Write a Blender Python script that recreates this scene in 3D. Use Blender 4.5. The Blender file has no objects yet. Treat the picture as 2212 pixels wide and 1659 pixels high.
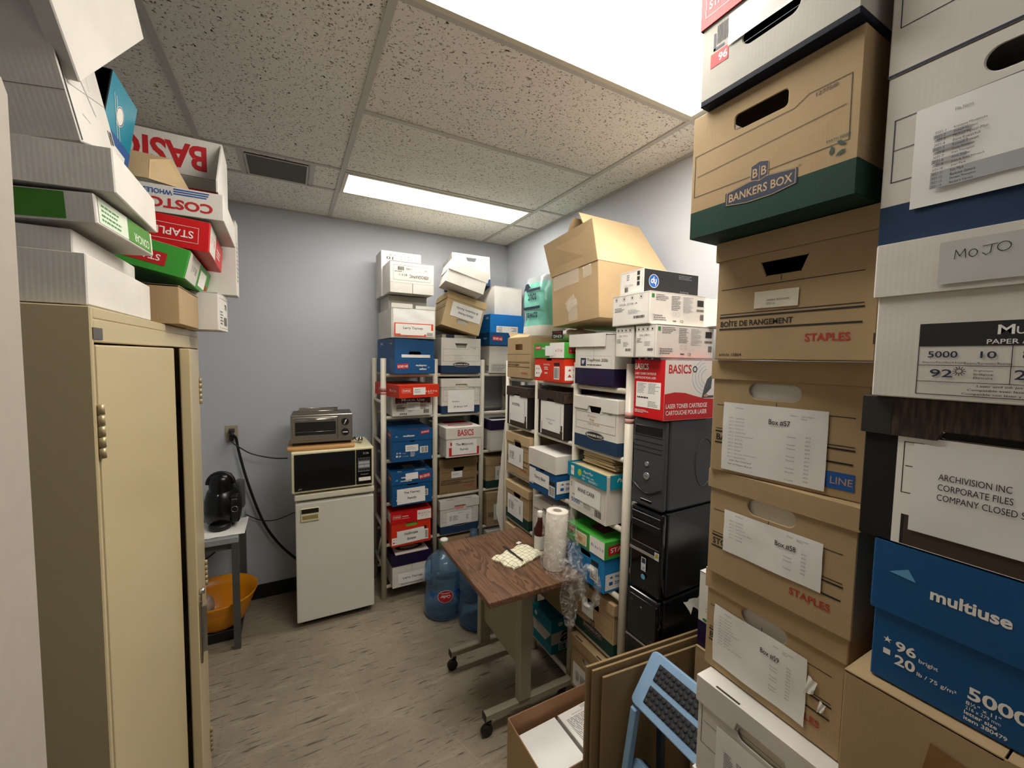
import bpy, bmesh, math, random
from mathutils import Vector, Matrix, Euler
random.seed(7)
PI = math.pi
C = bpy.context.scene.collection
SC = bpy.context.scene

# ---------------------------------------------------------------- camera, world, exposure
cam = bpy.data.objects.new('camera', bpy.data.cameras.new('camera'))
C.objects.link(cam)
cam.data.sensor_fit = 'HORIZONTAL'
cam.data.sensor_width = 36.0
cam.data.lens = 885.69 / 2212 * 36.0
cam.data.clip_start = 0.02
cam.matrix_world = (Matrix.Translation((0, 0, 1.745)) @ Matrix.Rotation(math.radians(-28.48487), 4, 'Z')
                    @ Matrix.Rotation(math.radians(90 - 3.63626), 4, 'X') @ Matrix.Rotation(math.radians(0.94162), 4, 'Z'))
SC.camera = cam
w = bpy.data.worlds.new('world')
SC.world = w
w.use_nodes = True
w.node_tree.nodes['Background'].inputs['Color'].default_value = (0.8, 0.85, 0.9, 1)
w.node_tree.nodes['Background'].inputs['Strength'].default_value = 0.3
LIGHT_NEAR, LIGHT_FAR, LIGHT_ADDED_BACK = 17.0, 17.0, 1.5
SC.view_settings.view_transform = 'Standard'
SC.view_settings.look = 'None'
SC.view_settings.exposure = 0.2
SC.view_settings.gamma = 1.0
SC.view_settings.use_curve_mapping = False
SC.cycles.max_bounces = 10
SC.cycles.transparent_max_bounces = 16

# ---------------------------------------------------------------- materials
def lin(hx):
    hx = hx.lstrip('#')
    v = [int(hx[i:i + 2], 16) / 255 for i in (0, 2, 4)]
    return tuple(c / 12.92 if c <= .04045 else ((c + .055) / 1.055) ** 2.4 for c in v) + (1,)
MATS = {}
def mat(key, hx, rough=.6, metal=0., var=.06, scale=9., bump=0., bscale=60., spec=.5, emit=0., trans=0., alpha=1., coat=0., stretch=None):
    if key in MATS: return MATS[key]
    m = bpy.data.materials.new(key); m.use_nodes = True
    nt = m.node_tree; b = nt.nodes['Principled BSDF']
    b.inputs['Roughness'].default_value = rough
    b.inputs['Metallic'].default_value = metal
    b.inputs['Specular IOR Level'].default_value = spec
    b.inputs['Coat Weight'].default_value = coat
    c = lin(hx)
    if emit:
        b.inputs['Emission Color'].default_value = c; b.inputs['Emission Strength'].default_value = emit
    if trans:
        b.inputs['Transmission Weight'].default_value = trans
    b.inputs['Alpha'].default_value = alpha
    tc = nt.nodes.new('ShaderNodeTexCoord')
    src = tc.outputs['Object']
    if stretch:
        mp = nt.nodes.new('ShaderNodeMapping'); mp.inputs['Scale'].default_value = stretch
        nt.links.new(src, mp.inputs['Vector']); src = mp.outputs['Vector']
    if var:
        n = nt.nodes.new('ShaderNodeTexNoise'); n.inputs['Scale'].default_value = scale; n.inputs['Detail'].default_value = 4
        nt.links.new(src, n.inputs['Vector'])
        r = nt.nodes.new('ShaderNodeValToRGB')
        r.color_ramp.elements[0].position = .3; r.color_ramp.elements[1].position = .7
        r.color_ramp.elements[0].color = tuple(x * (1 - var) for x in c[:3]) + (1,)
        r.color_ramp.elements[1].color = tuple(min(1, x * (1 + var)) for x in c[:3]) + (1,)
        nt.links.new(n.outputs['Fac'], r.inputs['Fac']); nt.links.new(r.outputs['Color'], b.inputs['Base Color'])
    else:
        b.inputs['Base Color'].default_value = c
    if bump:
        n2 = nt.nodes.new('ShaderNodeTexNoise'); n2.inputs['Scale'].default_value = bscale; n2.inputs['Detail'].default_value = 3
        nt.links.new(src, n2.inputs['Vector'])
        bp = nt.nodes.new('ShaderNodeBump'); bp.inputs['Strength'].default_value = bump; bp.inputs['Distance'].default_value = .002
        nt.links.new(n2.outputs['Fac'], bp.inputs['Height']); nt.links.new(bp.outputs['Normal'], b.inputs['Normal'])
    MATS[key] = m
    return m

def corrugated(key, hx, rough=.75, var=.07, flute=.12):
    """printed corrugated board: blotchy colour, faint vertical flutes"""
    if key in MATS: return MATS[key]
    m = mat(key, hx, rough, var=var, scale=7, spec=.3)
    nt = m.node_tree; b = nt.nodes['Principled BSDF']
    tc = nt.nodes.new('ShaderNodeTexCoord')
    sx = nt.nodes.new('ShaderNodeSeparateXYZ'); nt.links.new(tc.outputs['Object'], sx.inputs[0])
    ad = nt.nodes.new('ShaderNodeMath'); ad.operation = 'ADD'
    nt.links.new(sx.outputs['X'], ad.inputs[0]); nt.links.new(sx.outputs['Y'], ad.inputs[1])
    ml = nt.nodes.new('ShaderNodeMath'); ml.operation = 'MULTIPLY'; ml.inputs[1].default_value = 900
    nt.links.new(ad.outputs[0], ml.inputs[0])
    sn = nt.nodes.new('ShaderNodeMath'); sn.operation = 'SINE'; nt.links.new(ml.outputs[0], sn.inputs[0])
    n = nt.nodes.new('ShaderNodeTexNoise'); n.inputs['Scale'].default_value = 14; n.inputs['Detail'].default_value = 5
    nt.links.new(tc.outputs['Object'], n.inputs['Vector'])
    mx = nt.nodes.new('ShaderNodeMath'); mx.operation = 'MULTIPLY_ADD'; mx.inputs[1].default_value = .02
    nt.links.new(sn.outputs[0], mx.inputs[0]); nt.links.new(n.outputs['Fac'], mx.inputs[2])
    bp = nt.nodes.new('ShaderNodeBump'); bp.inputs['Strength'].default_value = flute * 2; bp.inputs['Distance'].default_value = .006
    nt.links.new(mx.outputs[0], bp.inputs['Height']); nt.links.new(bp.outputs['Normal'], b.inputs['Normal'])
    return m

HEX = dict(kraft='#a8906c', kraft_light='#bea67f', kraft_dark='#86704f', white='#d2cec6', cream='#d9d2bd', navy='#1f3654', green_dark='#173a31', blue='#144f82',
           blue_bright='#1272c4', blue_mid='#1b78b4', red='#c3161a', red_orange='#cf3317', teal='#07829a', green='#3f9a3a', purple='#1d1336', black='#0c0c0d',
           paper='#e4e3e0', yellow='#d8c23a', pink='#d8938c', grey='#8f9296', lime='#6aa32a', inside='#9a7c55', dull='#b9b6ad', skyblue='#6aa9cf', navy_deep='#0e1626', grey_label='#b6b8b4', inside_dark='#9a7556', black_board='#191817', woodgrain='#2b1f16')
def K(k):
    if k in ('paper', 'yellow', 'grey', 'grey_label', 'pink', 'lime', 'skyblue'): return mat('print_' + k, HEX[k], .7, var=.03)
    return corrugated('board_' + k, HEX[k], .45 if k in ('blue', 'blue_bright', 'teal', 'red', 'red_orange', 'green', 'purple', 'lime') else .75)
def ink(k):
    return mat('ink_' + k, INK[k] if k in INK else HEX[k], .6, var=0)
INK = dict(black='#141414', white='#e9e6e0', red='#b8141a', brown='#33271b', navy='#15243f', grey='#6d6d70', silver='#b9bcc0', blue='#1553a0', maroon='#5b1030',
           lightgrey='#a4a6a9', orange='#d4481e', green='#2f7a3a', darkgreen='#183f33', staple='#a8302a', gold='#a58a35', dullw='#a09a90', buff='#d8b98a', cyan='#5c9cc8')

# ---------------------------------------------------------------- mesh helpers
class MB:
    def __init__(s): s.bm = bmesh.new()
    def quad(s, pts, mi=0):
        f = s.bm.faces.new([s.bm.verts.new(p) for p in pts]); f.material_index = mi; return f
    def box(s, x0, x1, y0, y1, z0, z1, mi=0, M=None):
        v = [s.bm.verts.new((x, y, z)) for z in (z0, z1) for y in (y0, y1) for x in (x0, x1)]
        if M is not None:
            for q in v: q.co = M @ q.co
        for q in ((0, 2, 3, 1), (4, 5, 7, 6), (0, 1, 5, 4), (2, 6, 7, 3), (0, 4, 6, 2), (1, 3, 7, 5)):
            f = s.bm.faces.new([v[i] for i in q]); f.material_index = mi
        return s
    def prism(s, poly, axis, a, b, mi=0):
        """extrude a 2-D polygon along axis ('x','y','z') from a to b"""
        def P(p, t):
            return {'x': (t, p[0], p[1]), 'y': (p[0], t, p[1]), 'z': (p[0], p[1], t)}[axis]
        A = [s.bm.verts.new(P(p, a)) for p in poly]; B = [s.bm.verts.new(P(p, b)) for p in poly]
        fs = [s.bm.faces.new(A[::-1]), s.bm.faces.new(B)]
        n = len(poly)
        for i in range(n): fs.append(s.bm.faces.new([A[i], A[(i + 1) % n], B[(i + 1) % n], B[i]]))
        for f in fs: f.material_index = mi
        return s
    def tube(s, path, r, n=10, mi=0, cap=True, closed=False):
        path = [Vector(p) for p in path]; rings = []
        up = None
        for i, p in enumerate(path):
            if closed: t = path[(i + 1) % len(path)] - path[i - 1]
            else: t = path[min(i + 1, len(path) - 1)] - path[max(i - 1, 0)]
            t.normalize()
            if up is None: up = Vector((0, 0, 1)) if abs(t.z) < .9 else Vector((1, 0, 0))
            a = (up - t * up.dot(t)).normalized(); b = t.cross(a); up = a
            rr = r[i] if isinstance(r, (list, tuple)) else r
            rings.append([s.bm.verts.new(p + a * rr * math.cos(2 * PI * k / n) + b * rr * math.sin(2 * PI * k / n)) for k in range(n)])
        m = len(rings)
        for i in range(m if closed else m - 1):
            A, B = rings[i], rings[(i + 1) % m]
            for k in range(n):
                f = s.bm.faces.new([A[k], A[(k + 1) % n], B[(k + 1) % n], B[k]]); f.material_index = mi; f.smooth = True
        if cap and not closed:
            s.bm.faces.new(rings[0][::-1]).material_index = mi; s.bm.faces.new(rings[-1]).material_index = mi
        return s
    def lathe(s, prof, n=32, mi=0, cx=0, cy=0, cap=True, sx=1., sy=1.):
        rings = [[s.bm.verts.new((cx + r * sx * math.cos(2 * PI * k / n), cy + r * sy * math.sin(2 * PI * k / n), z)) for k in range(n)] for r, z in prof]
        for A, B in zip(rings, rings[1:]):
            for k in range(n):
                f = s.bm.faces.new([A[k], A[(k + 1) % n], B[(k + 1) % n], B[k]]); f.material_index = mi; f.smooth = True
        if cap:
            s.bm.faces.new(rings[0][::-1]).material_index = mi; s.bm.faces.new(rings[-1]).material_index = mi
        return s
    def holed(s, outer, holes, mi=0):
        es = []
        for lp in [outer] + holes:
            vs = [s.bm.verts.new(p) for p in lp]
            es += [s.bm.edges.new((vs[i], vs[(i + 1) % len(vs)])) for i in range(len(vs))]
        r = bmesh.ops.triangle_fill(s.bm, use_beauty=True, use_dissolve=False, edges=es)
        for g in r['geom']:
            if isinstance(g, bmesh.types.BMFace): g.material_index = mi
    def build(s, name, mats, parent=None, weld=True, bevel=0., smooth=False, seg=1, loc=None, rot=None):
        if weld: bmesh.ops.remove_doubles(s.bm, verts=s.bm.verts, dist=1e-5)
        bmesh.ops.recalc_face_normals(s.bm, faces=s.bm.faces)
        me = bpy.data.meshes.new(name); s.bm.to_mesh(me); s.bm.free()
        for m in (mats if isinstance(mats, (list, tuple)) else [mats]): me.materials.append(m)
        if smooth:
            for p in me.polygons: p.use_smooth = True
        o = bpy.data.objects.new(name, me); C.objects.link(o)
        if parent is not None: o.parent = parent
        if loc: o.location = loc
        if rot: o.rotation_euler = rot
        if bevel:
            md = o.modifiers.new('bevel', 'BEVEL'); md.width = bevel; md.segments = seg; md.limit_method = 'ANGLE'; md.angle_limit = .6
        return o
def tag(o, label, cat, group=None):
    o['label'] = label; o['category'] = cat
    if group: o['group'] = group
    return o
def thing(name, label, cat, loc=(0, 0, 0), rot=(0, 0, 0), group=None):
    o = bpy.data.objects.new(name, None); C.objects.link(o); o.empty_display_size = .05
    o.location = loc; o.rotation_euler = [math.radians(a) for a in rot]
    return tag(o, label, cat, group)
def struct(o):
    o['kind'] = 'structure'; return o
def dup(root, loc, rot=None, label=None):
    r = root.copy(); C.objects.link(r); r.location = loc
    if rot is not None: r.rotation_euler = [math.radians(a) for a in rot]
    if label: r['label'] = label
    for ch in list(root.children):
        c = ch.copy(); C.objects.link(c); c.parent = r
        for g in list(ch.children):
            d = g.copy(); C.objects.link(d); d.parent = c
    return r

# ---------------------------------------------------------------- lettering
_TX = {}
def text_geo(body, bold=0., shear=0., res=3):
    k = (body, bold, shear)
    if k in _TX: return _TX[k]
    cu = bpy.data.curves.new('lettering', 'FONT'); cu.body = body; cu.offset = bold; cu.shear = shear
    cu.resolution_u = res; cu.fill_mode = 'FRONT'; cu.align_x = 'LEFT'
    ob = bpy.data.objects.new('lettering', cu)
    me = ob.to_mesh()
    vs = [tuple(v.co[:2]) for v in me.vertices]; fs = [tuple(p.vertices) for p in me.polygons]
    ob.to_mesh_clear(); bpy.data.objects.remove(ob); bpy.data.curves.remove(cu)
    if not vs: vs = [(0, 0), (.1, 0), (0, .1)]; fs = [(0, 1, 2)]
    x0 = min(v[0] for v in vs); x1 = max(v[0] for v in vs); y0 = min(v[1] for v in vs); y1 = max(v[1] for v in vs)
    _TX[k] = (vs, fs, x0, x1, y0, y1)
    return _TX[k]

class Face:
    """a decorated flat face: origin, u and v axes, outward normal, all in the parent's frame"""
    def __init__(s, o, u, v): s.o = Vector(o); s.u = Vector(u).normalized(); s.v = Vector(v).normalized(); s.n = s.u.cross(s.v)
    def p(s, u, v, d=0.): return s.o + s.u * u + s.v * v + s.n * d
def rect(u0, v0, u1, v1): return [(u0, v0), (u1, v0), (u1, v1), (u0, v1)]
def turn(pts, c, a):
    ca, sa = math.cos(math.radians(a)), math.sin(math.radians(a))
    return [(c[0] + (x - c[0]) * ca - (y - c[1]) * sa, c[1] + (x - c[0]) * sa + (y - c[1]) * ca) for x, y in pts]
def ell(cu, cv, ru, rv, n=24): return [(cu + ru * math.cos(2 * PI * k / n), cv + rv * math.sin(2 * PI * k / n)) for k in range(n)]
def dec(parent, F, items, base=.0006, step=.00005, lift=0.):
    """prints on a face. items: ('t',text,u,v,width,height,ink[,bold,rot,shear]) centred; ('r',u0,v0,u1,v1,ink); ('o',pts,ink); ('l',pts,width,ink[,closed]);
    ('bar',u0,v0,u1,v1,ink) bar code; ('para',u0,v0,u1,v1,lines,ink) lines of print too small to read"""
    acc = {}
    def add(kind, key, vs, fs, d):
        V, Fs = acc.setdefault((kind, key), ([], [])); b = len(V)
        V += [F.p(x, y, d) for x, y in vs]; Fs += [tuple(i + b for i in f) for f in fs]
    for i, it in enumerate(items):
        d = base + step * i; k = it[0]
        if k == 't':
            body, u, v, W, H, key = it[1:7]
            bold = it[7] if len(it) > 7 else 0.; a = it[8] if len(it) > 8 else 0.; sh = it[9] if len(it) > 9 else 0.
            vs, fs, x0, x1, y0, y1 = text_geo(body, bold, sh)
            sy = H / (y1 - y0); sx = W / (x1 - x0) if W else sy
            q = [(u + (x - (x0 + x1) / 2) * sx, v + (y - (y0 + y1) / 2) * sy) for x, y in vs]
            if a: q = turn(q, (u, v), a)
            add('lettering', key, q, fs, d)
        elif k == 'r': add('printed_pattern', it[5], rect(*it[1:5]), [(0, 1, 2, 3)], d)
        elif k == 'o': add('printed_pattern', it[2], it[1], [tuple(range(len(it[1])))], d)
        elif k == 'l':
            pts = it[1]; hw = it[2] / 2; n = len(pts)
            for j in range(n if len(it) > 4 and it[4] else n - 1):
                a, b = Vector(pts[j]), Vector(pts[(j + 1) % n]); t = (b - a); t.normalize(); nn = Vector((-t.y, t.x)) * hw
                add('printed_pattern', it[3], [tuple(a - nn - t * hw), tuple(b - nn + t * hw), tuple(b + nn + t * hw), tuple(a + nn - t * hw)], [(0, 1, 2, 3)], d)
        elif k == 'bar':
            u0, v0, u1, v1, key = it[1:6]; u = u0; rr = random.Random(int(u0 * 9999))
            while u < u1 - .001:
                wd = rr.choice((.0011, .0018, .0028)) * (u1 - u0) / .04
                add('printed_pattern', key, rect(u, v0, min(u + wd, u1), v1), [(0, 1, 2, 3)], d); u += wd + rr.choice((.0011, .0018)) * (u1 - u0) / .04
        elif k == 'para':
            u0, v0, u1, v1, n, key = it[1:7]; rr = random.Random(int(u0 * 7777 + v0 * 991)); h = (v1 - v0) / n
            for j in range(n):
                y = v1 - (j + .5) * h; u = u0; e = u0 + (u1 - u0) * rr.uniform(.55, 1)
                while u < e:
                    l = (u1 - u0) * rr.uniform(.06, .2)
                    add('printed_pattern', key, rect(u, y - h * .22, min(u + l, e), y + h * .22), [(0, 1, 2, 3)], d); u += l + (u1 - u0) * .025
    for (kind, key), (V, Fs) in acc.items():
        me = bpy.data.meshes.new(kind); me.from_pydata(V, [], Fs); me.materials.append(ink(key))
        o = bpy.data.objects.new(kind, me); C.objects.link(o); o.parent = parent

def sheet(parent, F, u0, v0, W, H, items=(), rot=0., col='paper', name='paper_label', wav=.0012, off=.0022, lab=None, corners=None):
    """a sheet of paper stuck on a face, slightly cockled; its own print is its sub-part"""
    mb = MB(); nu, nv = 8, 8; rr = random.Random(int((u0 + v0 + W) * 1e4)); G = []
    ph = [rr.uniform(0, 6) for _ in range(4)]
    for j in range(nv + 1):
        row = []
        for i in range(nu + 1):
            a, b = i / nu, j / nv; u, v = a * W, b * H
            if corners:
                c = corners; u = (1 - a) * (1 - b) * c[0][0] + a * (1 - b) * c[1][0] + a * b * c[2][0] + (1 - a) * b * c[3][0]
                v = (1 - a) * (1 - b) * c[0][1] + a * (1 - b) * c[1][1] + a * b * c[2][1] + (1 - a) * b * c[3][1]
                x, y = u, v
            else:
                (x, y), = turn([(u0 + u, v0 + v)], (u0 + W / 2, v0 + H / 2), rot)
            d = off + wav * (.5 + .5 * math.sin(3 * a * 3 + ph[0] + 4 * b) * math.sin(9 * b + ph[1]))
            row.append(mb.bm.verts.new(F.p(x, y, d)))
        G.append(row)
    for j in range(nv):
        for i in range(nu): mb.bm.faces.new([G[j][i], G[j][i + 1], G[j + 1][i + 1], G[j + 1][i]]).smooth = True
    o = mb.build(name, K(col), parent, weld=False)
    if lab: o['label'] = lab
    if items:
        if corners: u0, v0 = corners[0]; ou, ov = corners[1], corners[3]
        (x, y), = turn([(u0, v0)], (u0 + W / 2, v0 + H / 2), rot) if not corners else [(u0, v0)]
        ca, sa = math.cos(math.radians(rot)), math.sin(math.radians(rot))
        F2 = Face(F.p(x, y), F.u * ca + F.v * sa, F.v * ca - F.u * sa)
        dec(o, F2, items, base=off + wav + .0005)
    return o

# ---------------------------------------------------------------- cartons
def slot_pts(u, v, W, H, kind='pill', n=6):
    if kind == 'trap': return [(u - W / 2 + .012, v - H / 2), (u + W / 2 - .012, v - H / 2), (u + W / 2, v + H / 2), (u - W / 2, v + H / 2)]
    r = H / 2 if kind == 'pill' else .008
    pts = []
    for cx, cy, a0 in ((u + W / 2 - r, v + H / 2 - r, 0), (u - W / 2 + r, v + H / 2 - r, 90), (u - W / 2 + r, v - H / 2 + r, 180), (u + W / 2 - r, v - H / 2 + r, 270)):
        pts += [(cx + r * math.cos(math.radians(a0 + 90 * k / n)), cy + r * math.sin(math.radians(a0 + 90 * k / n))) for k in range(n + 1)]
    out = []
    for p in pts:
        if not out or (abs(p[0] - out[-1][0]) + abs(p[1] - out[-1][1])) > 1e-5: out.append(p)
    if abs(out[0][0] - out[-1][0]) + abs(out[0][1] - out[-1][1]) < 1e-5: out.pop()
    return out
def tray(wd, dp, h, t=.004, slots=(), band=0., top=False, notch=None, up=True, warp=0., bottom=True):
    """open box (up) or cap (not up) with real wall thickness; slots = polygons cut through the front wall; materials 0 board, 1 band, 2 inside"""
    m = MB(); X, Y = wd / 2, dp / 2; xi, yi = X - t, Y - t
    fr = lambda y: (lambda p: (p[0] - X, y, p[1]))
    lv = [0] + ([band] if band else []) + [h]
    for j, (a, b) in enumerate(zip(lv, lv[1:])):
        mi = 1 if band and j == 0 else 0
        for q in (((-X, Y), (-X, -Y)), ((X, -Y), (X, Y)), ((X, Y), (-X, Y))):
            m.quad([(*q[0], a), (*q[1], a), (*q[1], b), (*q[0], b)], mi)
        last = j == len(lv) - 2
        out = rect(0, a, wd, b)
        if last and notch:
            nu, nw, nh = notch
            if nh > 0: out = [(0, a), (wd, a), (wd, b), (nu + nw / 2, b), (nu + nw / 2 - .006, b - nh), (nu - nw / 2 + .006, b - nh), (nu - nw / 2, b), (0, b)]
        hs = [[fr(-Y)(p) for p in s] for s in slots] if last else []
        m.holed([fr(-Y)(p) for p in out], hs, mi)
    # inside
    zb = t if bottom else 0
    for q in (((-xi, -yi), (-xi, yi)), ((xi, yi), (xi, -yi)), ((-xi, yi), (xi, yi))):
        m.quad([(*q[0], zb), (*q[1], zb), (*q[1], h), (*q[0], h)], 2)
    out = [(t, zb), (wd - t, zb), (wd - t, h), (t, h)]
    if notch and notch[2] > 0:
        nu, nw, nh = notch
        out = [(t, zb), (wd - t, zb), (wd - t, h), (nu + nw / 2, h), (nu + nw / 2 - .006, h - nh), (nu - nw / 2 + .006, h - nh), (nu - nw / 2, h), (t, h)]
    m.holed([fr(-yi)(p) for p in out], [[fr(-yi)(p) for p in s] for s in slots], 2)
    m.quad([(-X, -Y, 0), (-X, Y, 0), (X, Y, 0), (X, -Y, 0)], 1 if band else 0)
    m.quad([(-xi, -yi, zb), (xi, -yi, zb), (xi, yi, zb), (-xi, yi, zb)], 2)
    rim = [((-X, -Y), (-xi, -yi), (-xi, yi), (-X, Y)), ((X, -Y), (X, Y), (xi, yi), (xi, -yi)), ((-X, Y), (-xi, yi), (xi, yi), (X, Y))]
    for r in rim: m.quad([(*p, h) for p in r], 2)
    fo = [(-X, -Y), (X, -Y)]; 
    if notch and notch[2] > 0:
        nu, nw, nh = notch; P = [(0, h), (nu - nw / 2, h), (nu - nw / 2 + .006, h - nh), (nu + nw / 2 - .006, h - nh), (nu + nw / 2, h), (wd, h)]
        Q = [(t, h)] + P[1:5] + [(wd - t, h)]
    else: P = [(0, h), (wd, h)]; Q = [(t, h), (wd - t, h)]
    for k in range(len(P) - 1):
        m.quad([fr(-Y)(P[k]), fr(-Y)(P[k + 1]), fr(-yi)(Q[k + 1]), fr(-yi)(Q[k])], 2)
    for s in slots:
        for k in range(len(s)):
            a, b = s[k], s[(k + 1) % len(s)]
            m.quad([fr(-Y)(a), fr(-Y)(b), fr(-yi)(b), fr(-yi)(a)], 2)
    if not up:
        for v in m.bm.verts: v.co = (v.co.x, v.co.y, h - v.co.z)
    return m
def faces(wd, dp, h, z0=0.):
    X, Y = wd / 2, dp / 2
    return dict(F=Face((-X, -Y, z0), (1, 0, 0), (0, 0, 1)), R=Face((X, -Y, z0), (0, 1, 0), (0, 0, 1)), L=Face((-X, Y, z0), (0, -1, 0), (0, 0, 1)),
                T=Face((-X, -Y, z0 + h), (1, 0, 0), (0, 1, 0)), B=Face((-X, Y, z0), (1, 0, 0), (0, -1, 0)), Kb=Face((X, Y, z0), (-1, 0, 0), (0, 0, 1)))
def carton(label, pose, wd, dp, h, col='kraft', lid=None, inset=.005, lidh=.06, notch=None, band=None, bandh=0., slot=None, flip=False, fill=None, inside=None, name='storage_box',
           cat='storage box', closed=False, group=None, lidoff=(0, 0, 0, 0)):
    """pose = x, y, z of the base centre and three angles. returns root, faces of the body, faces of the lid (both in the box's own frame)"""
    x, y, z, rx, ry, rz = pose
    root = thing(name, label, cat, (x, y, z), (rx, ry, rz), group)
    if flip:
        M = Euler([math.radians(a) for a in (rx, ry, rz)]).to_matrix()
        root.location = Vector((x, y, z)) + M @ Vector((0, 0, h))
        root.rotation_euler = (M @ Matrix.Rotation(PI, 3, 'Y')).to_euler()
    g = inset if lid else 0.
    bw, bd, bh = wd - 2 * g, dp - 2 * g, h - (.005 if lid else 0)
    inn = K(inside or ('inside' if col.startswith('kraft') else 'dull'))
    sl = [slot_pts(bw / 2 if len(slot) < 6 else slot[5], slot[1] if slot[1] > 0 else bh + slot[1], slot[2], slot[3], slot[4])] if slot else []
    m = tray(bw, bd, bh, slots=sl, band=bandh if band else 0.)
    if closed:
        pass
    m.build('body', [K(col), K(band or col), inn], root, bevel=.0018)
    if closed:
        t = MB(); s = bw / 2; 
        for a, b in ((-s, -.0015), (.0015, s)): t.box(a, b, -bd / 2, bd / 2, bh - .004, bh)
        t.build('flap', K(col), root, weld=False)
    if fill:
        f = MB(); f.box(-bw / 2 + .012, bw / 2 - .012, -bd / 2 + .009, bd / 2 - .02, .006, bh * fill[1])
        f.build('file_stack', K(fill[0]), root)
    FL = None
    if lid:
        ml = tray(wd, dp, lidh, notch=(wd / 2, notch[0], notch[1]) if notch else None, up=False)
        o = ml.build('lid', [K(lid), K(lid), inn], root, bevel=.0018, loc=(lidoff[0], lidoff[1], h - lidh + lidoff[2]))
        if lidoff[3]: o.rotation_euler = (0, 0, math.radians(lidoff[3]))
        FL = faces(wd, dp, lidh, h - lidh)
    return root, faces(bw, bd, bh), FL
INK.update(kraftink='#b99a6e', woodink='#3d2d20', lime='#a9b92c', teali='#0b6f80', skin='#b98a70', suit='#4a4a52', shirt='#d8d4d0', swirl='#a9c6d6', toned='#dcd6cf', jugred='#a31420',
           blackish='#1d1d1c', leaf='#3c7d18', paleg='#cdd8c4', dullw2='#cfccc0', stap2='#2b5590')
# ================================================================ the room
XW, YB, YF, XL, ZC = 1.737, 3.337, -1.15, -.78, 2.745
M_WALL = mat('wall_paint', '#b9bdc4', .55, var=.02, scale=3, bump=.12, bscale=180, spec=.4)
def wall(name, x0, x1, y0, y1, z0, z1):
    m = MB(); m.box(x0, x1, y0, y1, z0, z1); return struct(m.build(name, M_WALL))
wall('wall_back', XL - .12, XW + .12, YB, YB + .1, 0, 2.9)
wall('wall_right', XW, XW + .1, YF, YB, 0, 2.9)
wall('wall_left', XL - .1, XL, YF, YB, 0, 2.9)
wall('wall_front', XL - .12, XW + .12, YF - .1, YF, 0, 2.9)
wall('wall_bulkhead', XL + .001, -.372, 2.47, YB - .001, 2.33, ZC + .004)

def floor_material():
    m = mat('vinyl_floor', '#a89a82', .42, var=0, spec=.45)
    nt = m.node_tree; b = nt.nodes['Principled BSDF']; N = nt.nodes.new; L = nt.links.new
    tc = N('ShaderNodeTexCoord')
    def noise(scale, sx, sy, det=4, rough=.6):
        mp = N('ShaderNodeMapping'); mp.inputs['Scale'].default_value = (sx, sy, 1); L(tc.outputs['Object'], mp.inputs['Vector'])
        n = N('ShaderNodeTexNoise'); n.inputs['Scale'].default_value = scale; n.inputs['Detail'].default_value = det; n.inputs['Roughness'].default_value = rough
        L(mp.outputs['Vector'], n.inputs['Vector']); return n.outputs['Fac']
    def ramp(f, p0, p1, c0, c1):
        r = N('ShaderNodeValToRGB'); r.color_ramp.elements[0].position = p0; r.color_ramp.elements[1].position = p1
        r.color_ramp.elements[0].color = c0; r.color_ramp.elements[1].color = c1; L(f, r.inputs['Fac']); return r.outputs['Color']
    def mix(a, c, f):
        x = N('ShaderNodeMix'); x.data_type = 'RGBA'; L(a, x.inputs[6]); L(f, x.inputs[0])
        if isinstance(c, tuple): x.inputs[7].default_value = c
        else: L(c, x.inputs[7])
        return x.outputs[2]
    W, B = (1, 1, 1, 1), (0, 0, 0, 1)
    base = ramp(noise(2.2, 1, 1, 6, .65), .3, .72, lin('#7b7060'), lin('#988c79'))
    base = mix(base, lin('#a89d8b'), ramp(noise(7, .5, 3), .55, .75, B, (.6,) * 3 + (1,)))
    base = mix(base, lin('#3f372b'), ramp(noise(9, .8, 7, 3, .5), .60, .68, B, (.85,) * 3 + (1,)))
    base = mix(base, lin('#5c5142'), ramp(noise(60, .5, 3, 2, .5), .62, .70, B, (.7,) * 3 + (1,)))
    v = N('ShaderNodeTexVoronoi'); v.feature = 'DISTANCE_TO_EDGE'; v.inputs['Scale'].default_value = 2.1
    wp = N('ShaderNodeMapping'); wp.inputs['Rotation'].default_value = (0, 0, .6); L(tc.outputs['Object'], wp.inputs['Vector']); L(wp.outputs['Vector'], v.inputs['Vector'])
    sc = ramp(v.outputs['Distance'], .0, .002, (.12,) * 3 + (1,), B)
    base = mix(base, lin('#d8d0bf'), sc)
    br = N('ShaderNodeTexBrick'); br.offset = 0; br.inputs['Scale'].default_value = 1; br.inputs['Brick Width'].default_value = .305; br.inputs['Row Height'].default_value = .305
    br.inputs['Mortar Size'].default_value = .0012; br.inputs['Color1'].default_value = B; br.inputs['Color2'].default_value = B; br.inputs['Mortar'].default_value = (.22,) * 3 + (1,)
    L(tc.outputs['Object'], br.inputs['Vector'])
    base = mix(base, lin('#5a5244'), br.outputs['Color'])
    L(base, b.inputs['Base Color'])
    return m
m = MB(); m.box(XL - .1, XW + .1, YF - .1, YB + .1, -.06, 0); struct(m.build('floor', floor_material()))

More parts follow.
